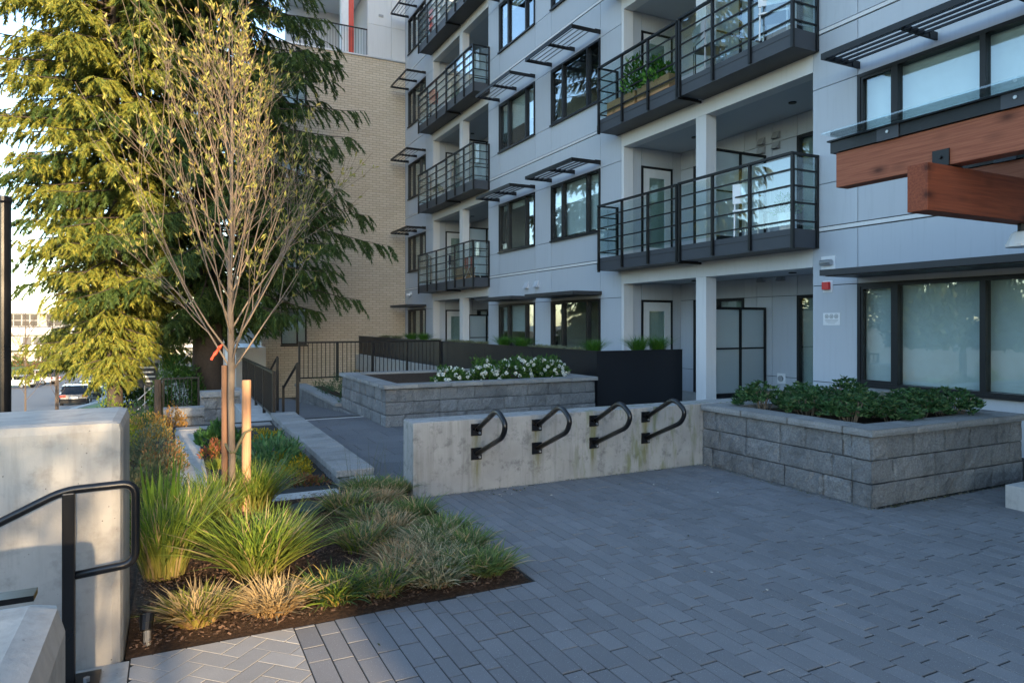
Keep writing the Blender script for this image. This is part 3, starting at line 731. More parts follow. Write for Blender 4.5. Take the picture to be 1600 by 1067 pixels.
def block_run(parent, axis, c, a, b, z0, n, h, face, d=.2, inset=(0, 0), mat='stone', batter=.006, lens=(.4, .45, .45, .3, .6)):
    """rows of blocks along one axis ('x' or 'y') at coordinate c, outward face -1 or +1"""
    for r in range(n):
        lo, hi = a + (inset[0] if r % 2 else 0), b - (inset[1] if r % 2 == 0 else 0); p = lo
        while p < hi - .01:
            L = rng.choice(lens) if p > lo else rng.choice((.2, .3, .45))
            if hi - (p + L) < .15: L = hi - p
            mid = p + L / 2; cc = c - face * batter * r
            if axis == 'x': block('block', parent, mid, cc, z0 + r * h, L, h, d, 0 if face < 0 else math.pi, mat)
            else: block('block', parent, cc, mid, z0 + r * h, L, h, d, -math.pi / 2 if face < 0 else math.pi / 2, mat)
            p += L
def cap_run(parent, axis, c, a, b, z, face, d=.30, h=.07, L0=.6):
    n = max(1, round((b - a) / L0)); L = (b - a) / n
    for i in range(n):
        mid = a + (i + .5) * L
        if axis == 'x': block('cap_stone', parent, mid, c, z, L, h, d, 0 if face < 0 else math.pi, 'stone_cap', .008)
        else: block('cap_stone', parent, c, mid, z, L, h, d, -math.pi / 2 if face < 0 else math.pi / 2, 'stone_cap', .008)

# right hand planter
rp = thing('stone_planter', 'grey split face block planter full of dark green shrubs', 'planter', (6.6, 5, 0))
MB().box(5.5, 7.7, 3.98, 6.0, -.05, .60).build('planter_core', 'core_dark', rp)
block_run(rp, 'y', 5.44, 3.91, 6.02, 0, 3, .205, -1, inset=(.2, 0)); block_run(rp, 'x', 3.91, 5.44, 7.77, 0, 3, .205, -1, inset=(0, .0), d=.19)
block_run(rp, 'y', 7.77, 3.91, 6.02, 0, 3, .205, 1, inset=(.2, 0))
cap_run(rp, 'y', 5.40, 4.18, 6.02, .618, -1); cap_run(rp, 'x', 3.87, 5.40, 7.80, .618, -1); cap_run(rp, 'y', 7.80, 4.18, 6.02, .618, 1); cap_run(rp, 'x', 6.02, 5.71, 7.49, .618, 1)
MB().box(5.68, 7.5, 4.15, 5.75, .5, .63).build('soil', 'soil', rp)
# flower planter in the middle
fp = thing('flower_planter', 'long grey block planter with white flowering plants', 'planter', (5, 11.8, 0))
MB().box(3.1, 6.75, 10.45, 13.3, -.3, .56).build('planter_core', 'core_dark', fp)
block_run(fp, 'x', 10.35, 2.99, 6.85, -.02, 3, .2, -1, inset=(0, 0), d=.19); block_run(fp, 'y', 2.99, 10.35, 13.4, -.02, 3, .2, -1, inset=(.2, 0)); block_run(fp, 'y', 6.85, 10.35, 13.4, -.02, 3, .2, 1, inset=(.2, 0))
cap_run(fp, 'x', 10.31, 2.95, 6.89, .584, -1); cap_run(fp, 'y', 2.95, 10.62, 13.44, .584, -1); cap_run(fp, 'x', 13.44, 3.26, 6.58, .584, 1); cap_run(fp, 'y', 6.89, 10.62, 13.44, .584, 1)
MB().box(3.2, 6.6, 10.6, 13.2, .4, .615).build('soil', 'soil', fp)
# low ramp wall running on from the flower planter
lw = thing('ramp_wall', 'low block wall stepping down beside the ramp', 'wall', (3, 15.5, -.5))
block_run(lw, 'y', 2.93, 11.0, 18.4, -.62, 3, .2, -1); cap_run(lw, 'y', 2.89, 13.5, 18.4, -.018, -1)
MB().box(3.05, 3.6, 13.46, 18.4, -.6, -.03).build('soil', 'soil', lw)
# low wall with block caps left of the walkway
lc = thing('low_wall', 'low wall capped with grey paving blocks beside flower bed', 'wall', (1.65, 9, 0))
block_run(lc, 'y', 1.49, 6.75, 11.75, -.25, 2, .165, -1, d=.15, batter=.0)
MB().box(1.60, 1.84, 6.76, 11.74, -.4, .078).build('wall_core', 'concrete_grey', lc)
cm = MB().box(0, .38, .006, .269, 0, .07).mesh('cap'); bmx = bmesh.new(); bmx.from_mesh(cm); bmesh.ops.bevel(bmx, geom=bmx.edges[:], offset=.006, segments=1, affect='EDGES'); bmx.to_mesh(cm); bmx.free()
for i in range(18): put('cap_block', cm, 'stone_cap', lc, (1.47, 6.8 + i * .275, .082 + rng.gauss(0, .001)))
# concrete wall with the racks
rw = MB().box(2.0, 8.9, 6.03, 6.33, -.1, .69).build('rack_wall', 'concrete_stained', bevel=.012); tag(rw, 'stained concrete wall carrying four black bicycle hoops', 'wall')
for i, (x, lab) in enumerate(((2.63, 'leftmost'), (3.29, 'second from left'), (3.97, 'third from left'), (4.64, 'rightmost'))):
    t = thing('bicycle_rack', 'black tube bicycle hoop on the concrete wall, ' + lab + ' of four', 'bicycle rack', (x, 6.02, .36), 'bicycle racks on the concrete wall')
    MB().tube(arc_path([(x, 6.0, .59), (x, 5.55, .835), (x, 5.38, .72), (x, 5.44, .60), (x, 6.0, .36)], .16, 7), .024, 12).build('hoop', 'rail_black', t, smooth=True)
    for z in (.59, .36):
        p = MB().box(x - .055, x + .055, 6.018, 6.029, z - .06, z + .055).build('wall_plate', 'rail_black', t)
        for dx in (.03,): MB().tube([(x + dx, 6.006, z - .035), (x + dx, 6.019, z - .035)], .011, 8).build('bolt', 'galv', p)
# concrete cheek walls by the steps
def wall_thing(name, label, x0, x1, y0, y1, z0, z1, mat='concrete', bev=.03):
    o = MB().box(x0, x1, y0, y1, z0, z1).build(name, mat, bevel=bev); return tag(o, label, 'wall')
wall_thing('concrete_wall', 'sunlit concrete wall behind the black handrail, with tree shadows', -7, -.20, 3.74, 4.42, -3, 1.14, bev=.045)
wall_thing('concrete_wall', 'concrete wall end cut off at the bottom left corner', -7, -.155, .55, 1.40, -3, 1.14, bev=.05)
wall_thing('concrete_wall', 'long narrow concrete wall top beside the autumn shrubs', .07, .36, 6.9, 11.42, -1, .0, 'concrete', .008)
wall_thing('concrete_kerb', 'short low concrete kerb between grass bed and flower bed', .37, 1.46, 6.5, 6.74, -.4, .0, 'concrete_grey', .008)
wall_thing('concrete_kerb', 'pale concrete block corner at the right edge of paving', 6.52, 8.2, 1.6, 3.42, -.05, .20, 'concrete_grey', .006)
st = MB()
for i in range(14): st.box(-.62 - .3 * (i + 1), -.62 - .3 * i, 1.41, 3.735, -3, -.165 * (i + 1))
struct(st.build('steps', 'concrete')); struct(MB().box(-.62, -.172, 1.41, 3.735, -.6, -.004).build('landing', 'concrete'))
# handrail at the head of the steps
hr = thing('handrail', 'black tubular handrail with closed loop end at the steps', 'handrail', (-.4, 3.62, 0))
hx = [(-1.6, 3.60, .29), (-.42, 3.60, .862), (-.14, 3.60, .868), (-.14, 3.60, .50), (-.40, 3.60, .478)]
MB().tube(arc_path(hx, .06, 7), .0185, 14).build('rail', 'rail_black', hr, smooth=True)
MB().box(-.425, -.375, 3.58, 3.62, .0, .852).build('post', 'rail_black', hr, bevel=.006)
bp = MB().box(-.46, -.28, 3.53, 3.67, -.002, .012).build('base_plate', 'rail_black', hr)
MB().tube([(-.33, 3.57, .012), (-.33, 3.57, .03)], .014, 6).build('bolt', 'galv', bp)
hl = thing('handrail', 'flat black handrail bar ending behind the near concrete wall', 'handrail', (-.3, 1.72, 0))
MB().box(-2.2, -.25, 1.70, 1.75, 1.03, 1.042).build('rail', 'rail_black', hl); MB().box(-.5, -.46, 1.705, 1.745, -.2, 1.029).build('post', 'rail_black', hl)
# block terraces behind the flower bed
tw = thing('terrace_wall', 'stepped grey block terrace behind flower bed', 'wall', (.8, 11.6, 0))
cap_run(tw, 'x', 11.44, .08, 1.46, -.06, -1, .3, .07, .45); block_run(tw, 'x', 11.47, .37, 1.46, -.46, 2, .2, -1)
cap_run(tw, 'x', 13.2, -.1, .55, -.02, -1, .3, .16, .33); cap_run(tw, 'x', 15.0, .55, 1.3, .12, -1, .4, .12, .7); block_run(tw, 'x', 13.25, -.1, .55, -.6, 3, .195, -1); block_run(tw, 'x', 15.05, .55, 1.3, -.6, 3, .24, -1)
# raised kerb with picket railing
kb = MB().box(1.18, 1.62, 11.75, 19, -1.2, -.03).build('railing_kerb', 'concrete_grey', bevel=.01); tag(kb, 'concrete kerb carrying the black picket railing', 'kerb')
def picket_fence(name, label, p0, p1, z0, h, step, posts, group=None):
    t = thing(name, label, 'railing', (p0[0], p0[1], z0)); a, b = Vector((*p0, z0)), Vector((*p1, z0)); L = (b - a).length; d = (b - a) / L
    def bar(q, z_, w): 
        e = a + d * q; return MB().box(e.x - w, e.x + w, e.y - w, e.y + w, z0 + z_[0], z0 + z_[1])
    al = abs(d.y) > .5
    for z_, w in ((h, .022), (.1, .015)):
        x0, x1 = (a.x - w, a.x + w) if al else (a.x, b.x); y0, y1 = (a.y, b.y) if al else (a.y - w, a.y + w)
        MB().box(x0, x1, y0, y1, z0 + z_ - .02, z0 + z_ + .02).build('rail', 'black_metal', t)
    for i in range(posts + 1):
        q = L * i / posts; bar(q, (0, h + .021), .026).build('post', 'black_metal', t)
    me = bar(0, (.12, h - .02), .009).mesh('picket', a); k = int(L / step)
    for i in range(1, k):
        if min(abs(i * step - L * j / posts) for j in range(posts + 1)) < .03: continue
        put('picket', me, 'black_metal', t, a + d * (i * step))
    return t
picket_fence('picket_railing', 'black picket railing on the kerb beside the ramp', (1.55, 11.95), (1.55, 17.2), -.03, .82, .11, 4)
picket_fence('picket_fence', 'black picket fence in front of the brick wall', (3.1, 18.9), (7.08, 18.9), .05, 1.05, .115, 4)
for i, (x, y, lab) in enumerate(((1.93, 11.95, 'nearer'), (1.95, 14.5, 'farther'))):
    t = thing('ramp_handrail', 'black post and sloping rail at the ramp, ' + lab + ' one', 'handrail', (x, y, 0), 'ramp handrails')
    MB().box(x - .025, x + .025, y - .025, y + .025, -.05 - .1 * i, .92).build('post', 'black_metal', t)
    MB().tube([(x, y, .93), (x - .02, y + .12, .86), (x - .1, y + .9, .45)], .022, 8).build('rail', 'black_metal', t)
    MB().box(x - .125, x - .085, y + .86, y + .9, -.2, .5).build('post', 'black_metal', t)
# long black metal planter with grasses
bpn = thing('metal_planter', 'long black metal planter box in front of the patios', 'planter', (7.3, 20, 0))
y = 10.7
while y < 28.6:
    b = min(y + 2.55, 28.65); MB().box(7.12, 7.14, y + .004, b - .004, .0, 1.08).build('side_panel', 'planter_black', bpn); y = b
MB().box(7.142, 9.15, 10.7, 10.72, 0, 1.08).build('end_panel', 'planter_black', bpn)
MB().box(7.15, 7.7, 10.73, 28.6, .0, .98).build('planter_core', 'core_dark', bpn); MB().box(7.71, 9.1, 10.73, 11.2, .0, .98).build('planter_core', 'core_dark', bpn)
MB().box(7.108, 7.142, 10.69, 28.65, 1.081, 1.095).box(7.143, 9.15, 10.69, 10.73, 1.081, 1.095).build('rim', 'planter_black', bpn)
MB().box(7.15, 7.7, 10.73, 28.6, .981, 1.03).build('soil', 'soil', bpn); MB().box(7.71, 9.1, 10.73, 11.2, .981, 1.03).build('soil', 'soil', bpn)
tag(MB().box(6.95, 7.1, 13.6, 28.5, -.3, .35).build('kerb_wall', 'concrete_grey', bevel=.01), 'pale concrete kerb under the long black planter', 'kerb')

# ---- soil beds
def soil_bed(name, x0, x1, y0, y1, z, amp=.035):
    nx, ny = int((x1 - x0) / .06) + 1, int((y1 - y0) / .06) + 1; V = []; 
    for j in range(ny + 1):
        for i in range(nx + 1):
            x, y = x0 + (x1 - x0) * i / nx, y0 + (y1 - y0) * j / ny; e = min(i, nx - i, j, ny - j, 3) / 3
            V.append((x, y, z(x, y) + (mnoise.noise(Vector((x * 2.5, y * 2.5, 1))) * amp + mnoise.noise(Vector((x * 14, y * 14, 3))) * .012 + amp * .7) * e + .001 * (1 - e)))
    F = [(j * (nx + 1) + i, j * (nx + 1) + i + 1, (j + 1) * (nx + 1) + i + 1, (j + 1) * (nx + 1) + i) for j in range(ny) for i in range(nx)]
    o = put(name, np_mesh(name, V, F, smooth=True), 'soil'); return struct(o)
soil_bed('planting_bed', -.19, 2.02, 3.75, 6.5, lambda x, y: -.005)
soil_bed('flower_bed', .36, 1.48, 6.74, 11.5, lambda x, y: -.10)
soil_bed('shrub_bed', -2.2, .07, 4.4, 13.5, lambda x, y: -.14 - .04 * max(0, y - 8) - .35 * max(0, -x - .4))
# mulch chips over the soil
def mulch(name, x0, x1, y0, y1, z, n):
    V = np.zeros((n * 4, 3)); c = np.stack([nr.uniform(x0, x1, n), nr.uniform(y0, y1, n), z + nr.uniform(0, .035, n)], 1)
    a = nr.uniform(0, 6.28, n); L = nr.uniform(.003, .011, n); w = L * nr.uniform(.25, .5, n); t = nr.normal(0, .4, n)
    u = np.stack([np.cos(a), np.sin(a), np.sin(t) * .7], 1) * L[:, None]; v = np.stack([-np.sin(a), np.cos(a), nr.normal(0, .4, n)], 1) * w[:, None]
    for k, q in enumerate((-u - v, u - v, u + v, -u + v)): V[k::4] = c + q
    return stuff(put(name, np_mesh(name, V, np.arange(n * 4).reshape(n, 4)), 'mulch'))
tag(mulch('mulch', -.17, 2.0, 3.77, 6.5, .015, 16000), 'dark bark mulch between the grass clumps', 'mulch')
tag(mulch('mulch', .38, 1.46, 6.76, 11.4, -.075, 5000), 'dark bark mulch in the flower bed', 'mulch')

# ================================================================== PLANTS
def blades(n, h, spread, r0, width, droop, cols, seed, segs=4, hvar=.3):
    g = np.random.default_rng(seed); az = g.uniform(0, 2 * np.pi, n); rr = np.sqrt(g.uniform(0, 1, n))
    base_ = np.stack([np.cos(az) * rr * r0, np.sin(az) * rr * r0, np.zeros(n)], 1); az2 = az + g.normal(0, .6, n)
    H = h * g.uniform(1 - hvar, 1 + hvar * .3, n); O = spread * np.clip(rr * g.uniform(.3, 1.25, n) + g.normal(0, .12, n), .03, 1.5)
    D = droop * g.uniform(.3, 1.3, n); W = width * g.uniform(.6, 1.2, n)
    drift = g.normal(0, .22, n) * spread; sd_ = np.stack([-np.sin(az2), np.cos(az2), g.normal(0, .3, n)], 1); tw = g.uniform(-.5, .5, n)
    V = np.zeros((n, (segs + 1) * 2, 3)); T = np.zeros((n, (segs + 1) * 2, 3))
    cols = [np.array(c) for c in cols]; pick = g.choice(len(cols), n, p=np.array([c[3] for c in cols]) / sum(c[3] for c in cols))
    ctop = np.array([c[:3] for c in cols])[pick] * g.uniform(.75, 1.25, (n, 1)); cbase = np.array([c[4:7] if len(c) > 4 else c[:3] for c in cols])[pick] * g.uniform(.8, 1.2, (n, 1))
    for k in range(segs + 1):
        t = k / segs; out = O * t ** 1.35; z = H * (t - D * t ** 2.4 * .5)
        c = base_ + np.stack([np.cos(az2) * out, np.sin(az2) * out, np.maximum(z, .005)], 1) + np.stack([-np.sin(az2) * drift * t ** 2, np.cos(az2) * drift * t ** 2, np.zeros(n)], 1)
        w = W * (1 - t ** 2.2) * (.7 + .6 * min(1, t * 3)) + .0006
        s_ = sd_ * w[:, None] / 2; s_[:, 2] += tw * w * .4
        V[:, 2 * k] = c - s_; V[:, 2 * k + 1] = c + s_
        cc = cbase * (1 - min(1, t * 1.6)) + ctop * min(1, t * 1.6); T[:, 2 * k] = cc; T[:, 2 * k + 1] = cc
    m_ = (segs + 1) * 2; idx = np.arange(n)[:, None] * m_
    F = np.concatenate([np.concatenate([idx + 2 * k, idx + 2 * k + 1, idx + 2 * k + 3, idx + 2 * k + 2], 1) for k in range(segs)], 0)
    return V.reshape(-1, 3), F, T.reshape(-1, 3)
GREEN = (.11, .19, .03); LIME = (.20, .27, .035); TAN = (.46, .34, .17); BROWN = (.27, .16, .075); DK = (.045, .095, .028); BLUE = (.09, .15, .07)
def grass(name, label, loc, seed, n, h, spread, r0, width, droop, cols, group, cat='grass'):
    V, F, T = blades(n, h, spread, r0, width, droop, cols, seed)
    o = put(name, np_mesh(name, V, F, T), 'blade', None, loc); return tag(o, label, cat, group)
G1 = 'tall grass clumps round the young tree'; G2 = 'low grass clumps along the paving'
tallc = [(*LIME, .55, .34, .27, .08), (*GREEN, .35, .2, .2, .05), (*TAN, .1, .4, .3, .15)]
for i, (x, y, n, h, sp, lab) in enumerate((
    (-.03, 4.85, 700, .58, .30, 'tall bright green grass clump against the end of the concrete wall'),
    (.12, 5.5, 700, .52, .34, 'tall green grass clump left of the tree stakes'),
    (.33, 5.95, 500, .50, .30, 'tall green grass clump at the foot of the young tree'),
    (.50, 4.52, 1000, .50, .44, 'largest green grass clump, in front of the young tree'),
    (.64, 6.2, 700, .50, .34, 'tall green grass clump right behind the timber stake'))):
    grass('tall_grass', lab, (x, y, .01), 40 + i, n, h, sp, .12, .0085, .6, tallc, G1)
grass('iris_clump', 'broad upright iris leaves at the end of the concrete wall', (-.06, 5.35, .0), 61, 45, .72, .12, .09, .030, .15, [(.12, .22, .025, 1, .16, .24, .04)], None, 'iris')
tanc = [(*TAN, .7, .30, .17, .07), (*LIME, .16, .42, .30, .14), (.52, .36, .15, .3, .34, .20, .08)]
tann = [(*TAN, .75, .38, .24, .10), (.55, .40, .2, .25, .30, .17, .07)]
grass('dry_grass', 'yellow green and straw grass clump at the bottom left of bed', (.13, 3.98, .02), 71, 520, .20, .22, .09, .009, .6, [(*TAN, .6, .34, .2, .08), (.24, .26, .04, .4, .40, .30, .08)], G2)
grass('dry_grass', 'straw coloured dry grass mound at the sunlit paving edge', (.51, 3.96, .02), 72, 620, .18, .24, .11, .009, .8, tann, G2)
dk = [(.10, .17, .045, .5, .2, .18, .07), (.16, .22, .06, .3), (*TAN, .2, .3, .2, .1)]; mixg = [(.08, .13, .05, .3), (.14, .18, .09, .2), (.42, .31, .16, .35, .26, .18, .09), (*LIME, .2)]; brn = [(.40, .26, .13, .5, .26, .15, .07), (.48, .36, .20, .3), (.10, .14, .05, .2)]; pale = [(.52, .44, .27, .55, .34, .25, .13), (.16, .2, .1, .25), (.1, .14, .05, .2)]
mass = [(1.62, 6.25, .30, dk, 'dark green grass clump at the back of the bed beside low wall'), (1.32, 5.75, .34, mixg, 'large two toned grass clump behind the round lid'), (1.86, 6.15, .28, dk, 'dark green grass clump touching the end of the rack wall'),
 (1.64, 5.85, .25, brn, 'brown tipped grass clump near the end of the rack wall'), (1.80, 5.35, .27, dk, 'green grass clump on the paving edge nearest the rack wall'), (1.83, 4.78, .27, dk, 'green grass clump midway along the paving side of the bed'),
 (1.20, 4.78, .32, mixg, 'bluish green grass clump beside the bare mulch'), (1.47, 4.98, .28, brn, 'tall straw topped grass clump in the middle of the mass'), (1.63, 4.58, .25, pale, 'pale green and straw grass clump in the middle right of the mass'),
 (1.36, 4.42, .22, brn, 'flattened brown grass clump between the two toned ones'), (.85, 3.98, .24, [(*DK, .5), (*LIME, .3), (.5, .36, .1, .2)], 'yellow tipped green grass clump at the shade line'), (1.12, 3.97, .24, mixg, 'green and brown grass clump at the front paving edge'),
 (1.30, 4.15, .24, brn, 'brown centred grass clump behind the front row'), (1.46, 3.96, .22, pale, 'straw and green grass clump at the front paving edge'), (1.80, 3.98, .24, dk, 'dark green grass clump at the outer corner of the bed'),
 (1.55, 4.25, .22, pale, 'pale straw grass clump just inside the bed corner'), (1.68, 4.1, .22, mixg, 'mixed green grass clump beside the corner one'), (1.84, 4.42, .25, dk, 'dark green grass clump next to the corner on the long edge'), (1.42, 5.35, .26, mixg, 'mid green grass clump near the centre back of the bed')]
for i, (x, y, h, cc, lab) in enumerate(mass):
    grass('low_grass', lab, (x, y, .015), 100 + i, 600, h * .72, .19 + .04 * rng.random(), .12, .0085, .8, cc, G2)
V, F, T = blades(26, .55, .25, .3, .003, .2, [(.10, .11, .06, 1)], 301, 4)
tag(put('seed_stalks', np_mesh('seed_stalks', V, F, T), 'blade', None, (1.66, 6.3, .02)), 'thin dark seed stalks rising from the back grasses', 'grass')
# grasses in the black planter
pgc = [(.06, .17, .02, .8), (.12, .22, .04, .2)]; pgp = [(.34, .33, .20, .7), (.16, .2, .09, .3)]
PG = 'tufts in the black planter'
spots = [(8.75, 10.95, .42, pgc, 'bright green grass tuft at the right end of the black planter'), (8.25, 10.95, .42, pgc, 'bright green grass tuft second from right end of black planter'), (7.35, 11.15, .36, pgc, 'bright green grass tuft at the corner of the black planter'),
 (7.38, 15.2, .36, pgc, 'green grass tuft below the middle windows'), (7.4, 14.3, .34, pgc, 'smaller green grass tuft below the middle windows'), (7.4, 21.2, .36, pgc, 'green grass tuft below the far balcony column'), (7.4, 22.5, .34, pgc, 'green grass tuft below the far loggia door'),
 (7.36, 12.7, .16, pgp, 'pale variegated tuft near the planter corner'), (7.36, 11.9, .14, pgp, 'pale variegated tuft right beside the planter corner'), (7.4, 13.4, .16, pgp, 'pale variegated tuft left of the darkest window'), (7.4, 16.6, .16, pgp, 'pale variegated tuft between the two middle windows'), (7.4, 17.6, .16, pgp, 'pale variegated tuft below the sunset reflection window'),
 (7.4, 18.6, .16, pgp, 'pale variegated tuft below the left middle window'), (7.4, 20.2, .16, pgp, 'pale variegated tuft under the far balcony end'), (7.4, 24.2, .2, pgp, 'pale variegated tuft below the leftmost window'), (7.4, 25.6, .2, pgp, 'pale variegated tuft at the brick end of planter')]
for i, (x, y, h, cc, lab) in enumerate(spots): grass('planter_grass', lab, (x, y, 1.02), 330 + i, 420, h, .34 if h > .3 else .24, .1, .006 if h > .3 else .009, .6, cc, PG)

# ---- leafy mounds
def leaves_at(C, Dn, L, W, cols, g, fold=.25):
    """one folded leaf (two quads) at each centre, pointing along Dn"""
    n = len(C); Dn = Dn / np.linalg.norm(Dn, axis=1, keepdims=True); up = g.normal(0, 1, (n, 3)); S_ = np.cross(Dn, up); S_ /= np.linalg.norm(S_, axis=1, keepdims=True) + 1e-9; Nn = np.cross(S_, Dn)
    L = np.broadcast_to(L, n)[:, None] * g.uniform(.7, 1.2, (n, 1)); W = np.broadcast_to(W, n)[:, None] * g.uniform(.8, 1.2, (n, 1))
    V = np.zeros((n, 6, 3)); V[:, 0] = C; V[:, 1] = C + Dn * L * .5 + S_ * W / 2 + Nn * W * fold; V[:, 2] = C + Dn * L * .5 - Nn * L * .02; V[:, 3] = C + Dn * L * .5 - S_ * W / 2 + Nn * W * fold; V[:, 4] = C + Dn * L - Nn * L * .08; V[:, 5] = V[:, 4]
    b = np.arange(n)[:, None] * 6; F = np.concatenate([b + [0, 1, 4, 2], b + [0, 2, 4, 3]], 0)
    cols_ = np.array([c[:3] for c in cols]); pr = np.array([c[3] for c in cols]); pk = g.choice(len(cols), n, p=pr / pr.sum()); T = np.repeat((cols_[pk] * g.uniform(.7, 1.3, (n, 1)))[:, None], 6, 1)
    return V.reshape(-1, 3), F, T.reshape(-1, 3)
def join(parts):
    Vs, Fs, Ts, o = [], [], [], 0
    for V, F, T in parts: Vs.append(V); Fs.append(F + o); Ts.append(T); o += len(V)
    return np.concatenate(Vs), np.concatenate(Fs), np.concatenate(Ts)
def mound(n, rx, ry, h, L, W, cols, seed, lump=.25, upb=.6):
    g = np.random.default_rng(seed); d = g.normal(0, 1, (n, 3)); d[:, 2] = np.abs(d[:, 2]); d /= np.linalg.norm(d, axis=1, keepdims=True)
    ph = g.uniform(0, 6, 6); lum = 1 + lump * (np.sin(d[:, 0] * 5 + ph[0]) * np.sin(d[:, 1] * 5 + ph[1]) + .6 * np.sin(d[:, 2] * 7 + ph[2] + d[:, 0] * 4))
    r = lum * g.uniform(.55, 1.03, n) ** .6; C = d * r[:, None] * np.array([rx, ry, h]); Dn = d * np.array([1, 1, 1]) + np.array([0, 0, upb]) + g.normal(0, .45, (n, 3))
    return leaves_at(C, Dn, L, W, cols, g)
def shrub(name, label, cat, loc, parts, group=None, mat='leaf'):
    V, F, T = join(parts); return tag(put(name, np_mesh(name, V, F, T), mat, None, loc), label, cat, group)
# shrubs in the right hand planter: rosettes of leathery leaves on stalks
def rosette_shrub(seed, w, h, n=120):
    g = np.random.default_rng(seed); parts = []; C = []; D = []
    for i in range(n):
        a = g.uniform(0, 6.28); r = w * math.sqrt(g.uniform(0, 1)); z = h * (1 - .45 * (r / w) ** 2) * g.uniform(.45, 1.1); p = np.array([math.cos(a) * r, math.sin(a) * r, z]); tilt = np.array([math.cos(a), math.sin(a), 0]) * (r / w) * .8 + np.array([0, 0, 1]) + g.normal(0, .2, 3)
        k = g.integers(6, 10)
        for j in range(k):
            b = 6.28 * j / k + g.uniform(0, 1); dd = np.array([math.cos(b), math.sin(b), g.uniform(.0, .55)]) + tilt * .25; C.append(p + g.normal(0, .006, 3)); D.append(dd)
    parts.append(leaves_at(np.array(C), np.array(D), .062, .022, [(.035, .095, .03, .55), (.065, .14, .045, .3), (.14, .2, .08, .15)], g))
    m = MB()
    for i in range(14):
        a = g.uniform(0, 6.28); r = w * g.uniform(.2, .9); m.tube([(r * .4 * math.cos(a), r * .4 * math.sin(a), -.02), (r * math.cos(a), r * math.sin(a), h * .8)], .005, 4)
    return parts, m
SHR = [(5.86, 5.55, 'at the corner by the concrete wall'), (5.95, 5.0, 'second along the left side of planter'), (5.92, 4.5, 'nearest the front left corner of planter'), (6.25, 5.3, 'against the middle back of planter'), (6.45, 4.75, 'in the middle of planter'), (6.35, 4.35, 'at the front edge, left of centre'), (6.85, 4.4, 'at the front edge, right of centre'), (6.8, 5.2, 'tall one at the back below the large window'), (7.22, 4.75, 'rightmost in the planter'), (7.2, 4.3, 'low one at the right front end of planter')]
for i, (x, y, lab) in enumerate(SHR):
    t = thing('evergreen_shrub', 'dark green leathery shrub ' + lab, 'shrub', (x, y, .62), 'evergreen shrubs in the stone planter')
    parts, m = rosette_shrub(500 + i, .27, .20 + .15 * rng.random(), 150); V, F, T = join(parts)
    put('foliage', np_mesh('foliage', V, F, T), 'leaf', t); me = m.mesh('stem'); put('stem', me, 'twig', t)
# white flowering plants
FLW = [(4.35, 11.0, .26, 'small round one standing apart on the left'), (5.0, 11.05, .28, 'low one left of the tallest clump'), (5.55, 11.0, .40, 'tallest one in the middle'), (5.25, 11.5, .38, 'green topped one behind the middle clump'), (6.1, 11.1, .36, 'broad one second from the right'), (6.45, 11.25, .34, 'one at the right end of planter')]
for i, (x, y, h, lab) in enumerate(FLW):
    t = thing('flowering_shrub', 'white flowering plant in long planter, ' + lab, 'flowers', (x, y, .57), 'white flowering plants in the planter')
    V, F, T = mound(900, .34, .30, h, .07, .03, [(.04, .11, .02, .7), (.09, .17, .03, .3)], 560 + i); put('foliage', np_mesh('foliage', V, F, T), 'leaf', t)
    g = np.random.default_rng(590 + i); fl = []; nb = 10 if i == 3 else 34
    for k in range(nb):
        d = g.normal(0, 1, 3); d[2] = abs(d[2]) + .2; d[1] -= .25; d /= np.linalg.norm(d); c = d * np.array([.36, .32, h * 1.06]); q = 26
        dd = g.normal(0, 1, (q, 3)); dd /= np.linalg.norm(dd, axis=1, keepdims=True); fl.append(leaves_at(c + dd * .008, dd, .034, .032, [(.84, .85, .80, 1)], g))
    V, F, T = join(fl); put('blossom', np_mesh('blossom', V, F, T), 'leaf', t)
# flower bed plants
YG = 'yellow mounds in the flower bed'
for i, (x, y, r, lab) in enumerate(((1.22, 9.9, .24, 'farthest and largest'), (1.27, 8.9, .16, 'second from the back, small'), (1.26, 8.25, .22, 'third from the back'), (1.2, 7.6, .2, 'nearest'))):
    shrub('yellow_perennial', 'golden yellow leafy mound by the low wall, ' + lab, 'perennial', (x, y, -.08), [mound(1300, r, r, r * .95, .035, .016, [(.42, .30, .015, .5), (.30, .28, .02, .3), (.12, .17, .02, .2)], 620 + i)], YG)
shrub('green_perennial', 'bushy bluish green perennial behind the timber stakes', 'perennial', (.98, 8.1, -.08), [mound(900, .34, .5, .34, .10, .035, [(.07, .17, .06, .7), (.14, .24, .11, .3)], 630)])
shrub('green_perennial', 'dark green low plant at the back of flower bed', 'perennial', (.6, 10.2, -.08), [mound(800, .28, .4, .26, .09, .03, [(.05, .13, .03, 1)], 631)])
shrub('brown_perennial', 'withered brown plant at the near end of flower bed', 'perennial', (1.25, 7.1, -.07), [mound(700, .2, .16, .12, .05, .02, [(.2, .09, .04, .7), (.1, .12, .03, .3)], 632)])
shrub('russet_perennial', 'russet low plant beside the narrow concrete wall', 'perennial', (.5, 9.1, -.08), [mound(900, .16, .45, .2, .05, .022, [(.30, .10, .04, .6), (.16, .16, .03, .4)], 633)])
grass('yellow_grass', 'small yellow green tuft beside the narrow concrete wall', (.47, 8.3, -.08), 634, 260, .22, .14, .05, .008, .5, [(.30, .33, .05, 1)], None)
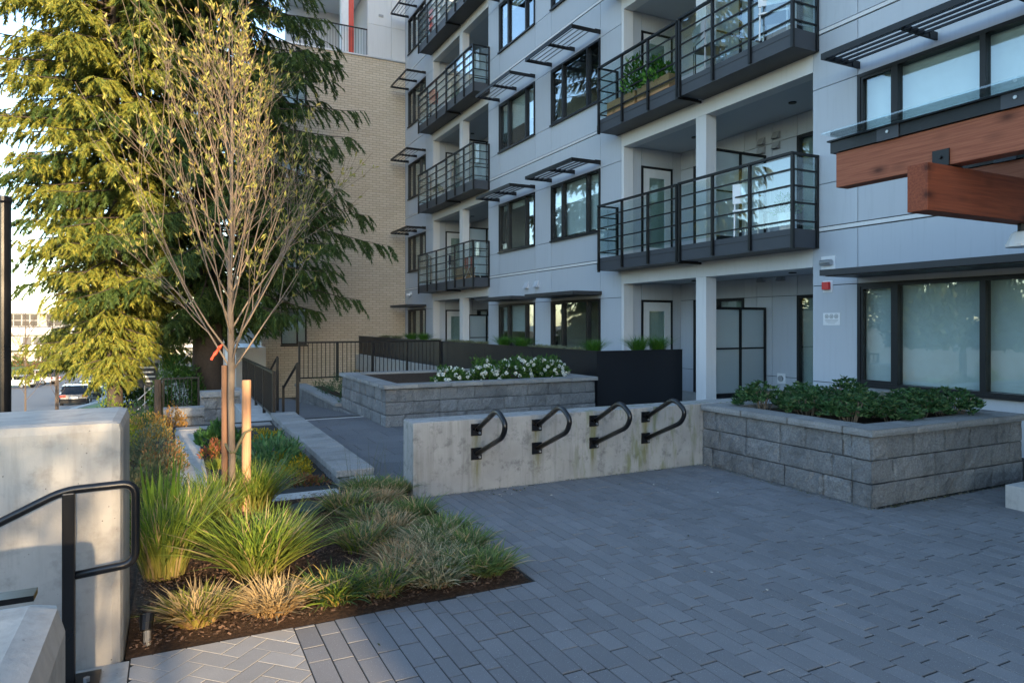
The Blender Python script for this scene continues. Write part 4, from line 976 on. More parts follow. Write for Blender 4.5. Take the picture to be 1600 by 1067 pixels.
# shrubs between the two concrete walls
SB = [(-.22, 7.3, .36, .50, [(.12, .15, .07, .6), (.26, .22, .1, .4)], 'grey green shrub nearest, behind the sunlit wall'), (-.05, 8.4, .26, .48, [(.30, .16, .06, .5), (.14, .14, .05, .5)], 'bronze tinted shrub beside the narrow concrete wall'), (-.3, 9.2, .40, .55, [(.10, .13, .075, .8), (.2, .18, .1, .2)], 'dense grey green shrub in the middle of the strip'),
 (-.25, 11.0, .42, .62, [(.42, .28, .07, .6), (.22, .2, .05, .4)], 'golden straw coloured shrub at the back of strip'), (.02, 12.0, .30, .60, [(.42, .22, .04, .6), (.25, .14, .05, .4)], 'orange leaved shrub next to the block terrace'), (-.75, 10.5, .36, .8, [(.25, .30, .02, .7), (.10, .17, .02, .3)], 'bright yellow green shrub at the corner of the sunlit wall'), (-.45, 13.0, .36, .5, [(.05, .12, .03, 1)], 'dark green shrub below the metal gate')]
for i, (x, y, r, h, cc, lab) in enumerate(SB): shrub('shrub', lab, 'shrub', (x, y, -.2 - .04 * max(0, y - 8)), [mound(2600, r, r, h, .045, .018, cc, 650 + i, .3, .9)], 'shrubs beside the steps')
shrub('juniper', 'dark low evergreen on the ramp wall', 'shrub', (3.3, 15.3, -.05), [mound(1500, .28, 1.6, .4, .06, .012, [(.03, .075, .03, 1)], 670, .35, .8)])
shrub('juniper', 'narrow dark green plant at the corner of flower planter', 'shrub', (3.2, 13.7, -.05), [mound(600, .18, .25, .55, .06, .015, [(.04, .10, .03, 1)], 671, .35, .8)])
shrub('weed', 'small yellow green weed at the end of low wall', 'weed', (1.72, 11.86, -.02), [mound(200, .14, .08, .1, .05, .02, [(.2, .26, .04, 1)], 672)])

# ---- young tree with stakes
def limb(m, p, d, L, r, depth, g, tips, up=.25, kids=(3, 4), min_r=.0022, segn=5, bend=.12):
    pts = [np.array(p)]; rs = [r]; d = np.array(d) / np.linalg.norm(d)
    for k in range(segn):
        d = d + g.normal(0, bend, 3) * .5 + np.array([0, 0, up * .25]); d /= np.linalg.norm(d); pts.append(pts[-1] + d * L / segn); rs.append(max(min_r, r * (1 - .75 * (k + 1) / segn)))
    m.tube([tuple(q) for q in pts], rs, 6 if r > .012 else 4, cap=False)
    if depth == 0:
        for k in range(1, segn + 1): tips.append((pts[k], d, r))
        return
    for k in range(g.integers(*kids) if depth > 1 else g.integers(3, 6)):
        t = g.uniform(.25, 1.0) * segn; i = min(int(t), segn - 1); q = pts[i] + (pts[i + 1] - pts[i]) * (t - i); dd = (pts[i + 1] - pts[i]); dd /= np.linalg.norm(dd)
        side = np.cross(dd, g.normal(0, 1, 3)); side /= np.linalg.norm(side); nd = dd * g.uniform(.8, 1.1) + side * g.uniform(.25, .6)
        limb(m, q, nd, L * g.uniform(.38, .65), max(min_r, rs[i] * .6), depth - 1, g, tips, up, kids, min_r, max(3, segn - 1), bend)
    tips.append((pts[-1], d, r))
def leafed(tips, per, L, W, cols, seed):
    g = np.random.default_rng(seed); C = []; D = []
    for p, d, r in tips:
        for k in range(per):
            s_ = np.cross(d, g.normal(0, 1, 3)); s_ /= np.linalg.norm(s_) + 1e-9; C.append(p + g.normal(0, .006, 3)); D.append(d * .6 + s_ * g.uniform(.4, .9) + np.array([0, 0, .35]))
    return leaves_at(np.array(C), np.array(D), L, W, cols, g, .2)
yt = thing('young_tree', 'slender staked young tree with pale new leaves in front of spruce', 'tree', (.45, 6.0, 0))
g = np.random.default_rng(23); tips = []; m = MB()
LEAD = [(.45, 6.0, -.02), (.455, 6.0, .5), (.445, 5.99, 1.0), (.45, 6.0, 1.25), (.445, 6.02, 1.6), (.44, 6.02, 2.0), (.455, 6.03, 2.5), (.45, 6.0, 3.0), (.46, 6.01, 3.5), (.455, 6.0, 4.0)]
m.tube(LEAD, [.031, .027, .026, .029, .025, .021, .016, .011, .007, .003], 10)
m.build('trunk', 'bark_light', yt, smooth=True)
m = MB()
for i in range(38):
    u = (i / 37) ** 1.25; z = 1.2 + 2.35 * u; k = min(int((z - 0) / .5), 8); a = i * 2.399 + g.normal(0, .3); lo = max(0, 1 - u * 2.2); lat = .36 + .62 * lo * g.uniform(.2, 1)
    L = (1.55 - .95 * u) * g.uniform(.75, 1.1)
    limb(m, (.448, 6.01, z), (math.cos(a) * lat, math.sin(a) * lat, 1), L, .0095 * (1 - .55 * u), 2, g, tips, .25, (3, 6), .0014, bend=.12)
m.build('branches', 'twig', yt, smooth=True)
V, F, T = leafed([t for t in tips if t[0][2] < 2.5 or (t[0][0] * 977 % 1) < .6] + [t for t in tips if t[0][2] < 2.3], 3, .048, .013, [(.34, .33, .08, .55), (.44, .34, .09, .25), (.19, .22, .06, .2)], 24)
put('leaves', np_mesh('leaves', V - np.array(yt.location), F, T), 'leaf', yt)
for (x, y, r0_, z1, mt, lab) in ((.405, 6.08, .026, 1.26, 'stake_dark', 'dark round timber stake left of the young trunk'), (.575, 6.12, .037, 1.13, 'stake', 'thick pale timber stake right of the young trunk')):
    o = MB().tube([(x, y, -.02), (x, y, z1 - .01), (x, y, z1)], [r0_, r0_, r0_ * .94], 14).build('tree_stake', mt, smooth=False, loc=(x, y, 0)); tag(o, lab, 'stake', 'tree stakes')
tag(MB().tube([(.41, 6.05, .62), (.44, 5.965, .56), (.47, 5.965, .56), (.50, 6.03, .60), (.56, 6.075, .70), (.612, 6.09, .72), (.61, 6.15, .73)], .012, 6).build('tree_tie', 'strap'), 'olive webbing tie between trunk and pale stake', 'strap')
tp = thing('marker_tape', 'bright red orange tape tied round a low branch', 'tape', (.30, 5.95, 1.2)); mm = MB()
mm.tube([(.375, 5.92, 1.435), (.357, 5.92, 1.415), (.342, 5.925, 1.39), (.325, 5.92, 1.365), (.31, 5.915, 1.345), (.295, 5.92, 1.315)], [.006, .014, .010, .015, .009, .011], 7); mm.build('tape', 'orange_tape', tp)

# ---- spruces
def spruce_mesh(seed, H, R0, zlow, nb, nsec, nbl, skirt=1.0, tone=(1, 1, 1), ramp=.5):
    g = np.random.default_rng(seed); Cs, Ds, Ls = [], [], []; wood = MB(); flex = 1
    for i in range(nb):
        u = (i + g.uniform(0, 1)) / nb; z = zlow + (H - zlow) * u ** 1.12; L = R0 * (1 - u) ** .62 * g.uniform(.62, 1.08) * (skirt + (1 - skirt) * min(1, u / ramp)) + .2; az = i * 2.399 + g.normal(0, .25)
        da = np.array([math.cos(az), math.sin(az), 0]); sd_ = np.array([-da[1], da[0], 0]); rise = g.uniform(-.05, .18); dr = g.uniform(.28, .46); sway = g.normal(0, .12)
        def P(t): return da * L * t + sd_ * sway * L * t * t + np.array([0, 0, z + L * (rise * t - dr * t * t + .16 * t ** 4)])
        wood.tube([tuple(P(t)) for t in (0, .3, .6, .85, 1)], [.05 * L / R0 + .01, .035 * L / R0 + .008, .02, .011, .004], 5, cap=False)
        ns = max(6, int(nsec * L / R0)); ts = np.sort(g.uniform(.14, 1.0, ns))
        for k, t in enumerate(ts):
            p = P(t); tn = P(min(t + .03, 1.0)) - P(max(t - .03, 0)); tn /= np.linalg.norm(tn); sg = 1 if k % 2 else -1; ls = (.22 + .34 * L / R0 * (1 - .6 * t)) * g.uniform(.7, 1.4) * (R0 / 5)
            d = tn * g.uniform(.4, .9) + sd_ * sg * g.uniform(.3, 1.0) + np.array([0, 0, g.uniform(-.8, -.1)]); d /= np.linalg.norm(d)
            nq = max(8, int(nbl * ls / .5)); q = g.uniform(0, 1, nq); C = p + d * ls * q[:, None] + np.array([0, 0, -1.0]) * (ls * .45 * q ** 1.8)[:, None]
            ax = d + np.array([0, 0, -.75]) * q[:, None]; ax /= np.linalg.norm(ax, axis=1, keepdims=True); la = np.cross(ax, np.array([0, 0, 1.0]) + g.normal(0, .35, 3)); la /= np.linalg.norm(la, axis=1, keepdims=True) + 1e-6
            D = ax * .8 + la * (g.choice([-1, 1], nq) * g.uniform(.2, .9, nq))[:, None] + g.normal(0, .16, (nq, 3)) + np.array([0, 0, -.25]); Cs.append(C); Ds.append(D); Ls.append(g.uniform(.08, .17, nq))
    C, D, Ls = np.concatenate(Cs), np.concatenate(Ds), np.concatenate(Ls); n = len(C); D /= np.linalg.norm(D, axis=1, keepdims=True)
    S_ = np.cross(D, g.normal(0, 1, (n, 3))); S_ /= np.linalg.norm(S_, axis=1, keepdims=True); W = g.uniform(.010, .019, n)
    V = np.zeros((n, 3, 3)); V[:, 0] = C - S_ * W[:, None]; V[:, 1] = C + S_ * W[:, None]; V[:, 2] = C + D * Ls[:, None]
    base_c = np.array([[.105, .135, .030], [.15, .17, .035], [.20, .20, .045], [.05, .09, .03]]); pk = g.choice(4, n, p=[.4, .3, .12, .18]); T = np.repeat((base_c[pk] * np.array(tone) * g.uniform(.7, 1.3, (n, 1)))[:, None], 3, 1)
    return np_mesh('crown', V.reshape(-1, 3), np.arange(n * 3).reshape(n, 3), T.reshape(-1, 3)), wood
def spruce(label, loc, seed, H, R0, zlow, nb, nsec, nbl, tr, skirt=1.0, tone=(1, 1, 1), ramp=.5):
    t = thing('spruce_tree', label, 'tree', loc, 'large spruces'); me, wood = spruce_mesh(seed, H, R0, zlow, nb, nsec, nbl, skirt, tone, ramp)
    put('crown', me, 'needle', t); put('limbs', wood.mesh('limbs'), 'trunk_bark', t)
    b = MB(); b.tube([(0, 0, -.6), (0, 0, .0), (0, 0, .5), (0, 0, H * .4), (0, 0, H)], [tr * 1.5, tr * 1.15, tr, tr * .62, .03], 18); 
    put('trunk', b.mesh('trunk', smooth=True), 'trunk_bark', t); return t
spruce('shaded dark green spruce with thick trunk in front of the brick wing', (1.05, 23, -1.15), 31, 24, 5.7, 2.6, 420, 66, 90, .46, .25, (.5, .7, .72), .16)  # needle tint darkened and cooled: shade put into the crown colour
spruce('sunlit yellow green spruce standing left of the shaded spruce', (-1.35, 21.8, -1.6), 32, 23, 5.2, 1.7, 450, 66, 92, .2, .05, (1.6, 1.42, 1.0), .5)  # needle tint raised and warmed: sunlight put into the crown colour
# weeping conifer low on the left
cy = thing('weeping_conifer', 'low spreading conifer above the parked cars, left of spruce trunk', 'tree', (-2.0, 30.5, -2.2))
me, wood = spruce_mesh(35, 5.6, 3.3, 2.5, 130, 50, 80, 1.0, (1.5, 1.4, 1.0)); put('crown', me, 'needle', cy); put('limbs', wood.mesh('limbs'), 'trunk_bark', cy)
put('trunk', MB().tube([(0, 0, -.5), (.1, 0, 1.6), (0, 0, 5)], [.11, .09, .03], 10).mesh('trunk'), 'trunk_bark', cy)
# broad tree behind the viewpoint that dapples the wall
SCB = 1.5
bt = thing('leafy_tree', 'leafy tree behind the viewpoint that dapples the concrete wall', 'tree', (.55, -13, -.4))
g = np.random.default_rng(77); tips = []; m = MB(); m.tube([(0, 0, -.3), (.0, 0, 1.2), (.0, 0, 2.6)], [.12, .09, .07], 8)
for i in range(9):
    a = i * 2.4; limb(m, (0, 0, 2.2 + .12 * i), (math.cos(a) * .33, math.sin(a) * .5, 1), 3.8 - .1 * i, .045, 2, g, tips, .2, (5, 8), .008, bend=.06)
put('trunk', m.mesh('trunk'), 'bark_light', bt); V, F, T = leafed(tips, 2, .17, .08, [(.07, .13, .03, 1)], 78); put('crown', np_mesh('crown', V, F, T), 'leaf', bt)

# ================================================================== SMALL THINGS
lid = thing('valve_lid', 'round dark green irrigation box lid in the mulch', 'lid', (1.05, 6.0, .0))
MB().tube([(1.05, 6.0, -.02), (1.05, 6.0, .045), (1.05, 6.0, .055)], [.15, .15, .14], 28).build('lid', 'plastic_green', lid); MB().tube([(1.05, 6.0, .055), (1.05, 6.0, .06)], [.05, .05], 12).build('boss', 'plastic_green', lid)
gl = thing('garden_light', 'small black ground spotlight on a metal stem in the mulch', 'lamp', (-.10, 3.86, 0))
MB().tube([(-.10, 3.86, -.02), (-.10, 3.86, .1)], .018, 10).build('stem', 'galv', gl); MB().tube([(-.105, 3.84, .085), (-.10, 3.88, .15)], [.028, .034], 12).build('lamp_head', 'rail_black', gl)
tag(MB().tube([(-1.22, 6.87, -1.5), (-1.22, 6.87, 2.58), (-1.22, 6.87, 2.60), (-1.22, 6.87, 2.64)], [.058, .058, .064, .060], 20).build('lamp_post', 'rail_black', loc=(-1.22, 6.87, -1.5)), 'black cylindrical post at the left edge of the picture', 'post')
fa = thing('fire_alarm_bell', 'red fire alarm horn on white plate beside canopy', 'alarm', (XF, 7.33, 2.2))
MB().box(XF - .012, XF - .001, 7.25, 7.42, 2.09, 2.27).build('back_plate', 'white_paint', fa); MB().box(XF - .07, XF - .013, 7.28, 7.40, 2.13, 2.25).build('horn', 'red_plastic', fa, bevel=.008)
em = thing('emergency_light', 'white wall light with glass lens above the alarm', 'lamp', (XF, 7.33, 2.5))
MB().box(XF - .015, XF - .001, 7.2, 7.45, 2.44, 2.65).build('back_plate', 'white_paint', em); MB().tube([(XF - .06, 7.23, 2.55), (XF - .06, 7.42, 2.55)], .045, 12).build('lens', 'galv', em)
sg = thing('notice_plate', 'small white notice with three round symbols on the wall', 'sign', (XF, 7.28, 1.65))
MB().box(XF - .006, XF - .001, 7.12, 7.42, 1.58, 1.77).build('plate', 'white_paint', sg)
for i in range(3):
    c = 7.355 - i * .085; mm = MB(); ring = []
    for r_ in (.033, .026):
        ring.append([(XF - .0075, c + r_ * math.cos(t * math.pi / 10), 1.715 + r_ * math.sin(t * math.pi / 10)) for t in range(20)])
    b = len(mm.v); mm.v += ring[0] + ring[1]; mm.f += [(t, (t + 1) % 20, 20 + (t + 1) % 20, 20 + t) for t in range(20)]
    mm.box(XF - .008, XF - .007, c - .016, c + .016, 1.707, 1.721); mm.build('symbol', 'sign_dark', sg)
for z, w in ((1.66, .12), (1.642, .11), (1.624, .09), (1.606, .06)): MB().box(XF - .008, XF - .0065, 7.27 - w, 7.27 + w, z - .003, z + .003).build('print_line', 'chair_grey', sg)
hb = thing('hose_outlet', 'small oval outlet cover on the loggia wall behind shrubs', 'outlet', (XD, 9.75, .5)); MB().box(XD - .012, XD - .001, 9.65, 9.85, .42, .62).build('plate', 'white_paint', hb); MB().tube([(XD - .05, 9.75, .52), (XD - .012, 9.75, .52)], .055, 14).build('cover', 'chair_grey', hb)
sc = thing('security_camera', 'white dome camera high on the far corner of facade', 'camera', (XF, 27.9, 2.85)); MB().box(XF - .06, XF - .001, 27.8, 28.0, 2.82, 2.95).build('mount', 'white_paint', sc); MB().tube([(XF - .13, 27.9, 2.88), (XF - .13, 27.9, 2.78), (XF - .13, 27.9, 2.72)], [.09, .09, .03], 14).build('dome', 'white_paint', sc)
# things on the balconies
for i, y0 in enumerate((10.55, 11.65)):
    t = thing('wood_planter_box', ('nearer' if i == 0 else 'farther') + ' rough wooden planter box on the upper balcony', 'planter', (8.82, y0 + .5, 6.2), 'wooden boxes on the balcony')
    m = MB().box(8.68, 8.70, y0, y0 + 1.0, 6.2, 6.48).box(8.96, 8.98, y0, y0 + 1.0, 6.2, 6.48).box(8.70, 8.96, y0, y0 + .02, 6.2, 6.48).box(8.70, 8.96, y0 + .98, y0 + 1.0, 6.2, 6.48).build('box', 'crate_wood', t)
    MB().box(8.70, 8.96, y0 + .02, y0 + .98, 6.22, 6.44).build('soil', 'soil', t)
shrub('balcony_plant', 'tall bright green plant in the nearer wooden balcony box', 'plant', (8.84, 11.1, 6.44), [mound(500, .2, .34, .5, .10, .05, [(.06, .18, .02, .7), (.12, .26, .04, .3)], 700, .3, .8)])
shrub('balcony_plant', 'taller green plant in the farther wooden balcony box', 'plant', (8.84, 11.85, 6.44), [mound(500, .2, .3, .75, .10, .05, [(.06, .18, .02, .7), (.12, .26, .04, .3)], 701, .3, .8)])
def chair(label, x, y, z, rot, mat):
    t = thing('patio_chair', label, 'chair', (x, y, z), 'patio chairs'); t.rotation_euler = (0, 0, rot); t_ = Vector((x, y, z))
    def p(n, mb): put(n, mb.mesh(n), mat, t)
    p('seat', MB().box(-.23, .23, -.23, .23, .42, .45)); p('backrest', MB().box(-.23, .23, .2, .23, .55, .88))
    for a in (-.21, .21):
        for b in (-.21, .21): p('leg', MB().tube([(a, b, 0), (a * .95, b * .95, .44 if b < 0 else .88)], .014, 6))
chair('pale folding chair on the upper right balcony', 8.86, 8.1, 6.18, 2.2, 'white_paint'); chair('grey chair on the middle far balcony', 8.9, 22.0, 6.18, 1.0, 'chair_grey'); chair('dark chair on the lower far balcony', 8.9, 22.0, 3.08, .7, 'cloth_dark')
tr_ = thing('drying_rack', 'drying rack with red and white towels on far balcony', 'drying rack', (8.85, 20.6, 3.08)); m = MB()
for y in (20.25, 20.95): m.tube([(8.72, y, 3.08), (9.0, y, 3.75)], .012, 5).tube([(9.0, y, 3.08), (8.72, y, 3.75)], .012, 5)
for x in (8.72, 8.86, 9.0): m.tube([(x, 20.25, 3.74), (x, 20.95, 3.74)], .008, 5)
m.build('frame', 'white_paint', tr_)
for i, (y, mt) in enumerate(((20.3, 'towel_red'), (20.47, 'white_paint'), (20.6, 'towel_red'), (20.78, 'towel_red'))): MB().box(8.70, 8.715, y, y + .12, 3.42, 3.76).build('towel', mt, tr_)
bx_ = thing('storage_box', 'tan wooden bench box on the lower far balcony', 'box', (8.95, 21.3, 3.08)); MB().box(8.75, 9.1, 20.95, 21.85, 3.09, 3.45).build('body', 'crate_wood', bx_); MB().box(8.73, 9.12, 20.93, 21.87, 3.452, 3.48).build('lid', 'crate_wood', bx_)
tag(MB().tube([(8.9, 24.4, 9.9), (8.9, 24.4, 10.3), (8.9, 24.4, 10.45)], [.16, .18, .02], 12).build('orange_pot', 'towel_red'), 'orange round object behind the top far balcony railing', 'pot')
gr = thing('barbecue', 'dark barbecue blurred behind the frosted ground floor screen', 'barbecue', (10.3, 10.55, .03)); MB().box(10.0, 10.6, 10.3, 10.75, .65, .9).build('body', 'cloth_dark', gr, bevel=.04); MB().tube([(10.0, 10.5, .95), (10.6, 10.5, .95)], .16, 14).build('hood', 'cloth_dark', gr); MB().box(10.02, 10.58, 10.32, 10.7, .05, .6).build('cabinet', 'cloth_dark', gr)

# ---- neighbours on the left: gate, hedge, stairs, sign
picket_fence('picket_gate', 'low black metal gate in front of the green hedge', (-.15, 21), (.72, 21), -1.15, 1.25, .1, 1)
tag(MB().tube([(-.28, 20.8, -1.4), (-.28, 20.8, .1)], [.1, .09], 8).build('timber_post', 'trunk_bark'), 'weathered timber post left of the metal gate', 'post')
shrub('hedge', 'clipped green hedge behind the metal gate', 'hedge', (.25, 22.2, -1.2), [mound(6000, .75, .9, 1.75, .08, .04, [(.04, .11, .02, .7), (.08, .17, .03, .3)], 720, .2, .4)])
shrub('dark_bush', 'dark rounded bush below the white sign post', 'shrub', (-1.3, 29, -1.7), [mound(4000, .8, .8, 1.3, .1, .05, [(.02, .055, .015, 1)], 721, .2, .4)])
sp = thing('sign_board', 'dark sign board with white lines on white posts', 'sign', (-.5, 27, -1.5))
MB().box(-1.0, -.35, 26.98, 27.02, -.62, .22).build('board', 'sign_dark', sp); MB().box(-.34, -.24, 26.95, 27.05, -1.6, .5).build('post', 'white_paint', sp); MB().box(-1.05, -.2, 26.94, 26.975, .24, .42).build('header', 'far_grey', sp)
for i, (a, b) in enumerate(((-.95, -.42), (-.9, -.5), (-.95, -.45), (-.8, -.5))): MB().box(a, b, 26.972, 26.979, .06 - i * .16, .11 - i * .16).build('print_line', 'plate_white', sp)
nsr = thing('stair_rail', 'thin grey sloping stair rails beside the sign', 'handrail', (-.2, 24.5, -1.2))
for dz in (0, .3): MB().tube([(-.9, 24.5, -1.1 + dz), (.6, 24.6, .35 + dz)], .02, 6).build('rail', 'galv', nsr)
for x in (-.7, .3): MB().tube([(x, 24.52, -1.6), (x, 24.52, -.5 + (x + .9) * .8)], .018, 6).build('post', 'galv', nsr)
tag(MB().tube([(-2.0, 34.5, -3), (-2.0, 34.5, .3)], .15, 10).build('black_pole', 'black_metal'), 'thick black pole under the weeping conifer', 'pole')
# bare young street trees
for i, (x, y, z0, h, lab) in enumerate(((-7.3, 47, -3.35, 6.2, 'taller bare street tree at the left over the road'), (-5.6, 45, -3.2, 4.6, 'smaller bare street tree right of the taller one'))):
    t = thing('bare_tree', lab, 'tree', (x, y, z0), 'bare street trees'); g = np.random.default_rng(800 + i); tips = []; m = MB(); m.tube([(0, 0, 0), (0, 0, h * .5), (0, 0, h)], [.05, .04, .012], 6)
    for k in range(16): a = k * 2.4; limb(m, (0, 0, .6 + h * .8 * k / 16), (math.cos(a) * .8, math.sin(a) * .8, 1), h * .26, .016, 1, g, tips, .1, (3, 5), .007)
    put('branches', m.mesh('branches'), 'twig_dark', t); V, F, T = leafed(tips, 1, .12, .06, [(.14, .09, .05, 1)], 810 + i); put('buds', np_mesh('buds', V, F, T), 'leaf', t)
tag(MB().tube([(-5.55, 45.3, -3.5), (-5.55, 45.3, -.6)], .05, 6).build('tree_stake', 'twig_dark'), 'grey stake beside the smaller street tree', 'stake', 'tree stakes')

# ---- cars
def car(label, x, y, z, rot, mat, L=4.6, W=1.85, H=1.5, suv=True):
    t = thing('parked_car', label, 'car', (x, y, z), 'cars in the street'); t.rotation_euler = (0, 0, rot)
    # body side profile along local y (rear at -L/2), lofted across the width
    prof = [(-L / 2, .38), (-L / 2 - .02, .62), (-L / 2 + .05, .92), (-L / 2 + .35, 1.0), (L * .1, .98), (L * .28, .93), (L / 2 - .15, .78), (L / 2, .6), (L / 2 - .02, .34)]
    def loft(pr, ws, z_in=0):
        m = MB(); n = len(pr)
        for w, ins in ws:
            for (py, pz) in pr: m.v.append((w, py * (1 - ins), pz))
        for k in range(len(ws) - 1):
            for i in range(n): j = (i + 1) % n; m.f.append((k * n + i, k * n + j, (k + 1) * n + j, (k + 1) * n + i))
        m.f.append(tuple(range(n - 1, -1, -1))); m.f.append(tuple((len(ws) - 1) * n + i for i in range(n))); return m
    w = W / 2
    def p(nm, mb, mt, sm=False, par=t): return put(nm, mb.mesh(nm, smooth=sm), mt, par)
    b = p('body', loft(prof, [(-w, .03), (-w + .1, 0), (w - .1, 0), (w, .03)]), mat)
    rf = -L / 2 + (.25 if suv else .75); cab = [(rf, .98), (rf + .35, H - .1), (rf + .6, H), (L * .02, H), (L * .14, H - .08), (L * .3, .95)]
    p('cabin', loft(cab, [(-w + .12, 0), (-w + .22, 0), (w - .22, 0), (w - .12, 0)]), 'car_glass')
    p('roof', loft([(rf + .45, H - .01), (rf + .6, H + .03), (L * .02, H + .03), (L * .13, H - .02)], [(-w + .17, 0), (w - .17, 0)]), mat)
    for sx in (-1, 1):
        for yy in (-L * .3, L * .31):
            wm = MB().tube([(sx * (w - .2), yy, .33), (sx * (w + .01), yy, .33)], .33, 18); wo_ = p('wheel', wm, 'tyre'); p('rim', MB().tube([(sx * (w + .005), yy, .33), (sx * (w + .02), yy, .33)], .2, 12), 'galv', par=wo_)
        p('tail_light', MB().box(sx * (w - .42), sx * (w - .06), -L / 2 - .035, -L / 2 + .03, .74, .9), 'tail_red'); p('headlight', MB().box(sx * (w - .42), sx * (w - .1), L / 2 - .1, L / 2 + .01, .62, .74), 'plate_white')
        p('mirror', MB().box(sx * (w + .0), sx * (w + .17), L * .17, L * .2, .98, 1.1), mat)
        p('pillar', MB().box(sx * (w - .13), sx * (w - .115), -L * .08, -L * .06, 1.0, H - .05), mat)
    p('rear_window', MB().quad((-w + .3, rf + .05, 1.05), (w - .3, rf + .05, 1.05), (w - .38, rf + .31, H - .13), (-w + .38, rf + .31, H - .13)), 'car_glass')
    p('number_plate', MB().box(-.26, .26, -L / 2 - .04, -L / 2 - .022, .62, .75), 'plate_white'); p('bumper', MB().box(-w + .08, w - .08, -L / 2 - .06, -L / 2 + .02, .3, .5), 'tyre')
    return t
car('black hatchback parked at the kerb, nearest of the street cars', -6.35, 61.5, lerp_tab(STREET, 61.5) + .02, R(2), 'car_dark'); car('dark saloon parked in front of the black hatchback', -6.1, 69.5, lerp_tab(STREET, 69.5) + .02, R(-1), 'car_dark', 4.7, 1.85, 1.45, False)
car('white saloon parked across the street beside the post', -16.2, 98, lerp_tab(STREET, 98) + .02, R(62), 'car_white', 4.7, 1.85, 1.45, False); car('white van beyond the white saloon with bright yellow side', -14.9, 104, lerp_tab(STREET, 104) + .02, R(60), 'car_white', 4.8, 1.9, 1.8)
car('distant dark car under the weeping conifer', -6.0, 100, lerp_tab(STREET, 100) + .02, R(0), 'car_dark')
pe = thing('person', 'person in a bright yellow vest beside the white cars', 'person', (-13.9, 97, lerp_tab(STREET, 97)))
put('body', MB().tube([(0, 0, .85), (0, 0, 1.1), (0, 0, 1.42), (0, 0, 1.5)], [.17, .19, .22, .08], 12).tube([(-.1, 0, 0), (-.1, 0, .9)], [.07, .1], 8).tube([(.1, 0, 0), (.1, 0, .9)], [.07, .1], 8).tube([(-.25, 0, 1.42), (-.31, 0, .8)], [.06, .04], 6).tube([(.25, 0, 1.42), (.31, 0, .8)], [.06, .04], 6).tube([(0, 0, 1.5), (0, 0, 1.56), (0, 0, 1.7), (0, 0, 1.8)], [.055, .085, .1, .03], 10).mesh('body'), 'cloth_dark', pe)
put('vest', MB().tube([(0, 0, .84), (0, 0, 1.1), (0, 0, 1.44)], [.2, .215, .23], 12).mesh('vest'), 'hivis', pe)
# ---- far building across the valley
fb = thing('distant_building', 'long white building with glazed upper floor beyond the street', 'building', (-30, 190, -7))
def fbox(n, a, b, c, d, e, f, mt): return MB().box(a, b, c, d, e, f).build(n, mt, fb)
fbox('lower_wall', -75, 10, 190, 215, -7, .7, 'far_white'); fbox('upper_wall', -70, 6, 191, 213, .9, 3.9, 'far_grey'); fbox('roof', -71, 7, 190.2, 214, 3.92, 4.2, 'far_white'); fbox('ledge', -76, 11, 188.5, 190, -.9, -.2, 'far_white'); fbox('canopy', -76, 11, 187.5, 190, -4.3, -3.6, 'far_white')
for i in range(48):
    x = -69 + i * 1.55
    for z in (1.1, 2.5):
        w = fbox('window', x, x + 1.3, 190.9, 190.99, z, z + 1.2, 'frame_black' if (i % 9) else 'far_tan')
for i in range(40):
    x = -72 + i * 2.0; fbox('window', x, x + 1.6, 189.9, 189.99, -3.2, -1.4, 'sign_dark' if i % 5 else 'far_tan'); fbox('window', x, x + 1.2, 189.9, 189.99, -6.5, -4.8, 'far_grey' if i % 3 else 'far_tan')
for i in range(12):
    x = -60 + i * 5.5 + rng.uniform(-1, 1); y = 150 + rng.uniform(-8, 14)
    t = shrub('distant_bush', 'small distant autumn bush in front of the white building', 'shrub', (x, y, -7.2), [mound(500, 1.4, 1.4, 2.2 + rng.random(), .5, .3, [(.20, .12, .05, .5), (.10, .14, .04, .5)], 900 + i, .3)], 'bushes before the distant building')

# ---- trees across the street, out of the picture to the left; the windows mirror them
for i, (x, y, r, h) in enumerate(((-24, 4, 4.2, 7.5), (-26, 14, 5, 9), (-23, 24, 4, 7), (-27, 34, 5, 10), (-24, 46, 4.5, 8), (-28, -6, 5, 9), (-38, 62, 6, 11))):
    t = thing('street_tree', 'broad leafy tree across the street, outside the left edge, ' + ('first', 'second', 'third', 'fourth', 'fifth', 'sixth', 'seventh')[i] + ' of seven', 'tree', (x, y, gz(x, y)), 'trees across the street')
    V, F, T = mound(5000, r, r, h * .55, .5, .3, [(.025, .05, .015, .7), (.04, .065, .02, .3)], 950 + i, .3, .4); V[:, 2] += h * .4; put('crown', np_mesh('crown', V, F, T), 'leaf', t)
    put('trunk', MB().tube([(0, 0, -.3), (0, 0, h * .5)], [.25, .15], 8).mesh('trunk'), 'trunk_bark', t)

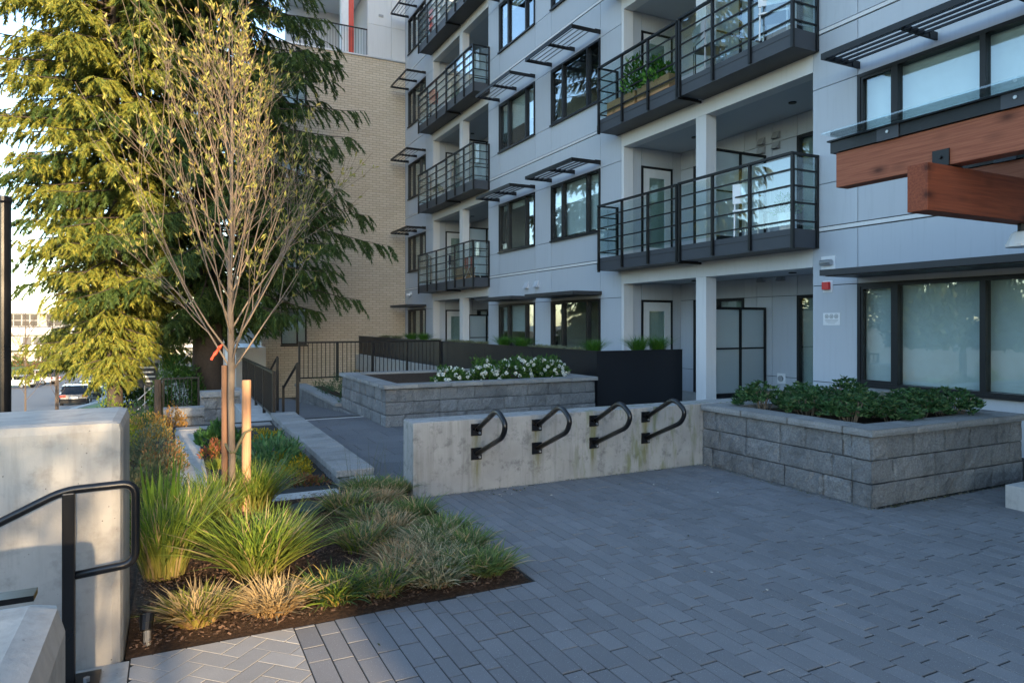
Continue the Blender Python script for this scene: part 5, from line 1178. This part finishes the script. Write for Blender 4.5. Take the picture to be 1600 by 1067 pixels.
# ---- leaf litter and debris on the paving
def litter(name, pts, cols, L0, L1, seed):
    g = np.random.default_rng(seed); C = np.array(pts); n = len(C); D = np.stack([g.normal(0, 1, n), g.normal(0, 1, n), np.abs(g.normal(0, .15, n))], 1)
    V, F, T = leaves_at(C, D, g.uniform(L0, L1, n), g.uniform(L0, L1, n) * .5, cols, g, .1); V[:, 2] = np.maximum(V[:, 2], .004)
    return stuff(put(name, np_mesh(name, V, F, T), 'leaf'))
pts = [(rng.uniform(2.05, 5.4), 6.02 - abs(rng.gauss(0, .035)), .006) for _ in range(420)] + [(5.42 - abs(rng.gauss(0, .035)), rng.uniform(3.9, 6), .006) for _ in range(420)] + [(rng.uniform(5.4, 7.7), 3.89 - abs(rng.gauss(0, .03)), .006) for _ in range(350)]
tag(litter('debris', pts, [(.22, .2, .14, .5), (.10, .12, .04, .3), (.35, .33, .28, .2)], .006, .022, 41), 'line of dry debris at the foot of walls', 'litter')
pts = [(rng.uniform(.7, 6.5), rng.uniform(1.5, 5.9), .006) for _ in range(90)] + [(rng.gauss(2.95, .12), rng.gauss(5.85, .06), .008) for _ in range(26)]
tag(litter('leaf_litter', pts, [(.06, .07, .03, .4), (.45, .44, .40, .35), (.2, .13, .06, .25)], .012, .035, 42), 'scattered bits of leaf and petals on paving', 'litter')
chair('white chair behind the glass of the middle right balcony', 8.86, 8.6, 3.08, 1.9, 'white_paint')
chair('grey chair at the left of the upper right balcony', 8.86, 9.6, 6.18, 1.3, 'chair_grey')
for (x, y, z, lab) in ((8.85, 7.85, 3.08, 'white pot with low plant at the balcony corner'), (8.9, 23.9, 6.18, 'pot with green plant on the middle far balcony')):
    t = thing('plant_pot', lab, 'pot', (x, y, z)); put('pot', MB().tube([(0, 0, 0), (0, 0, .28), (0, 0, .29)], [.11, .15, .14], 14).mesh('pot'), 'white_paint', t)
    V, F, T = mound(240, .17, .17, .3, .09, .03, [(.07, .16, .03, 1)], 760); V[:, 2] += .27; put('foliage', np_mesh('foliage', V, F, T), 'leaf', t)
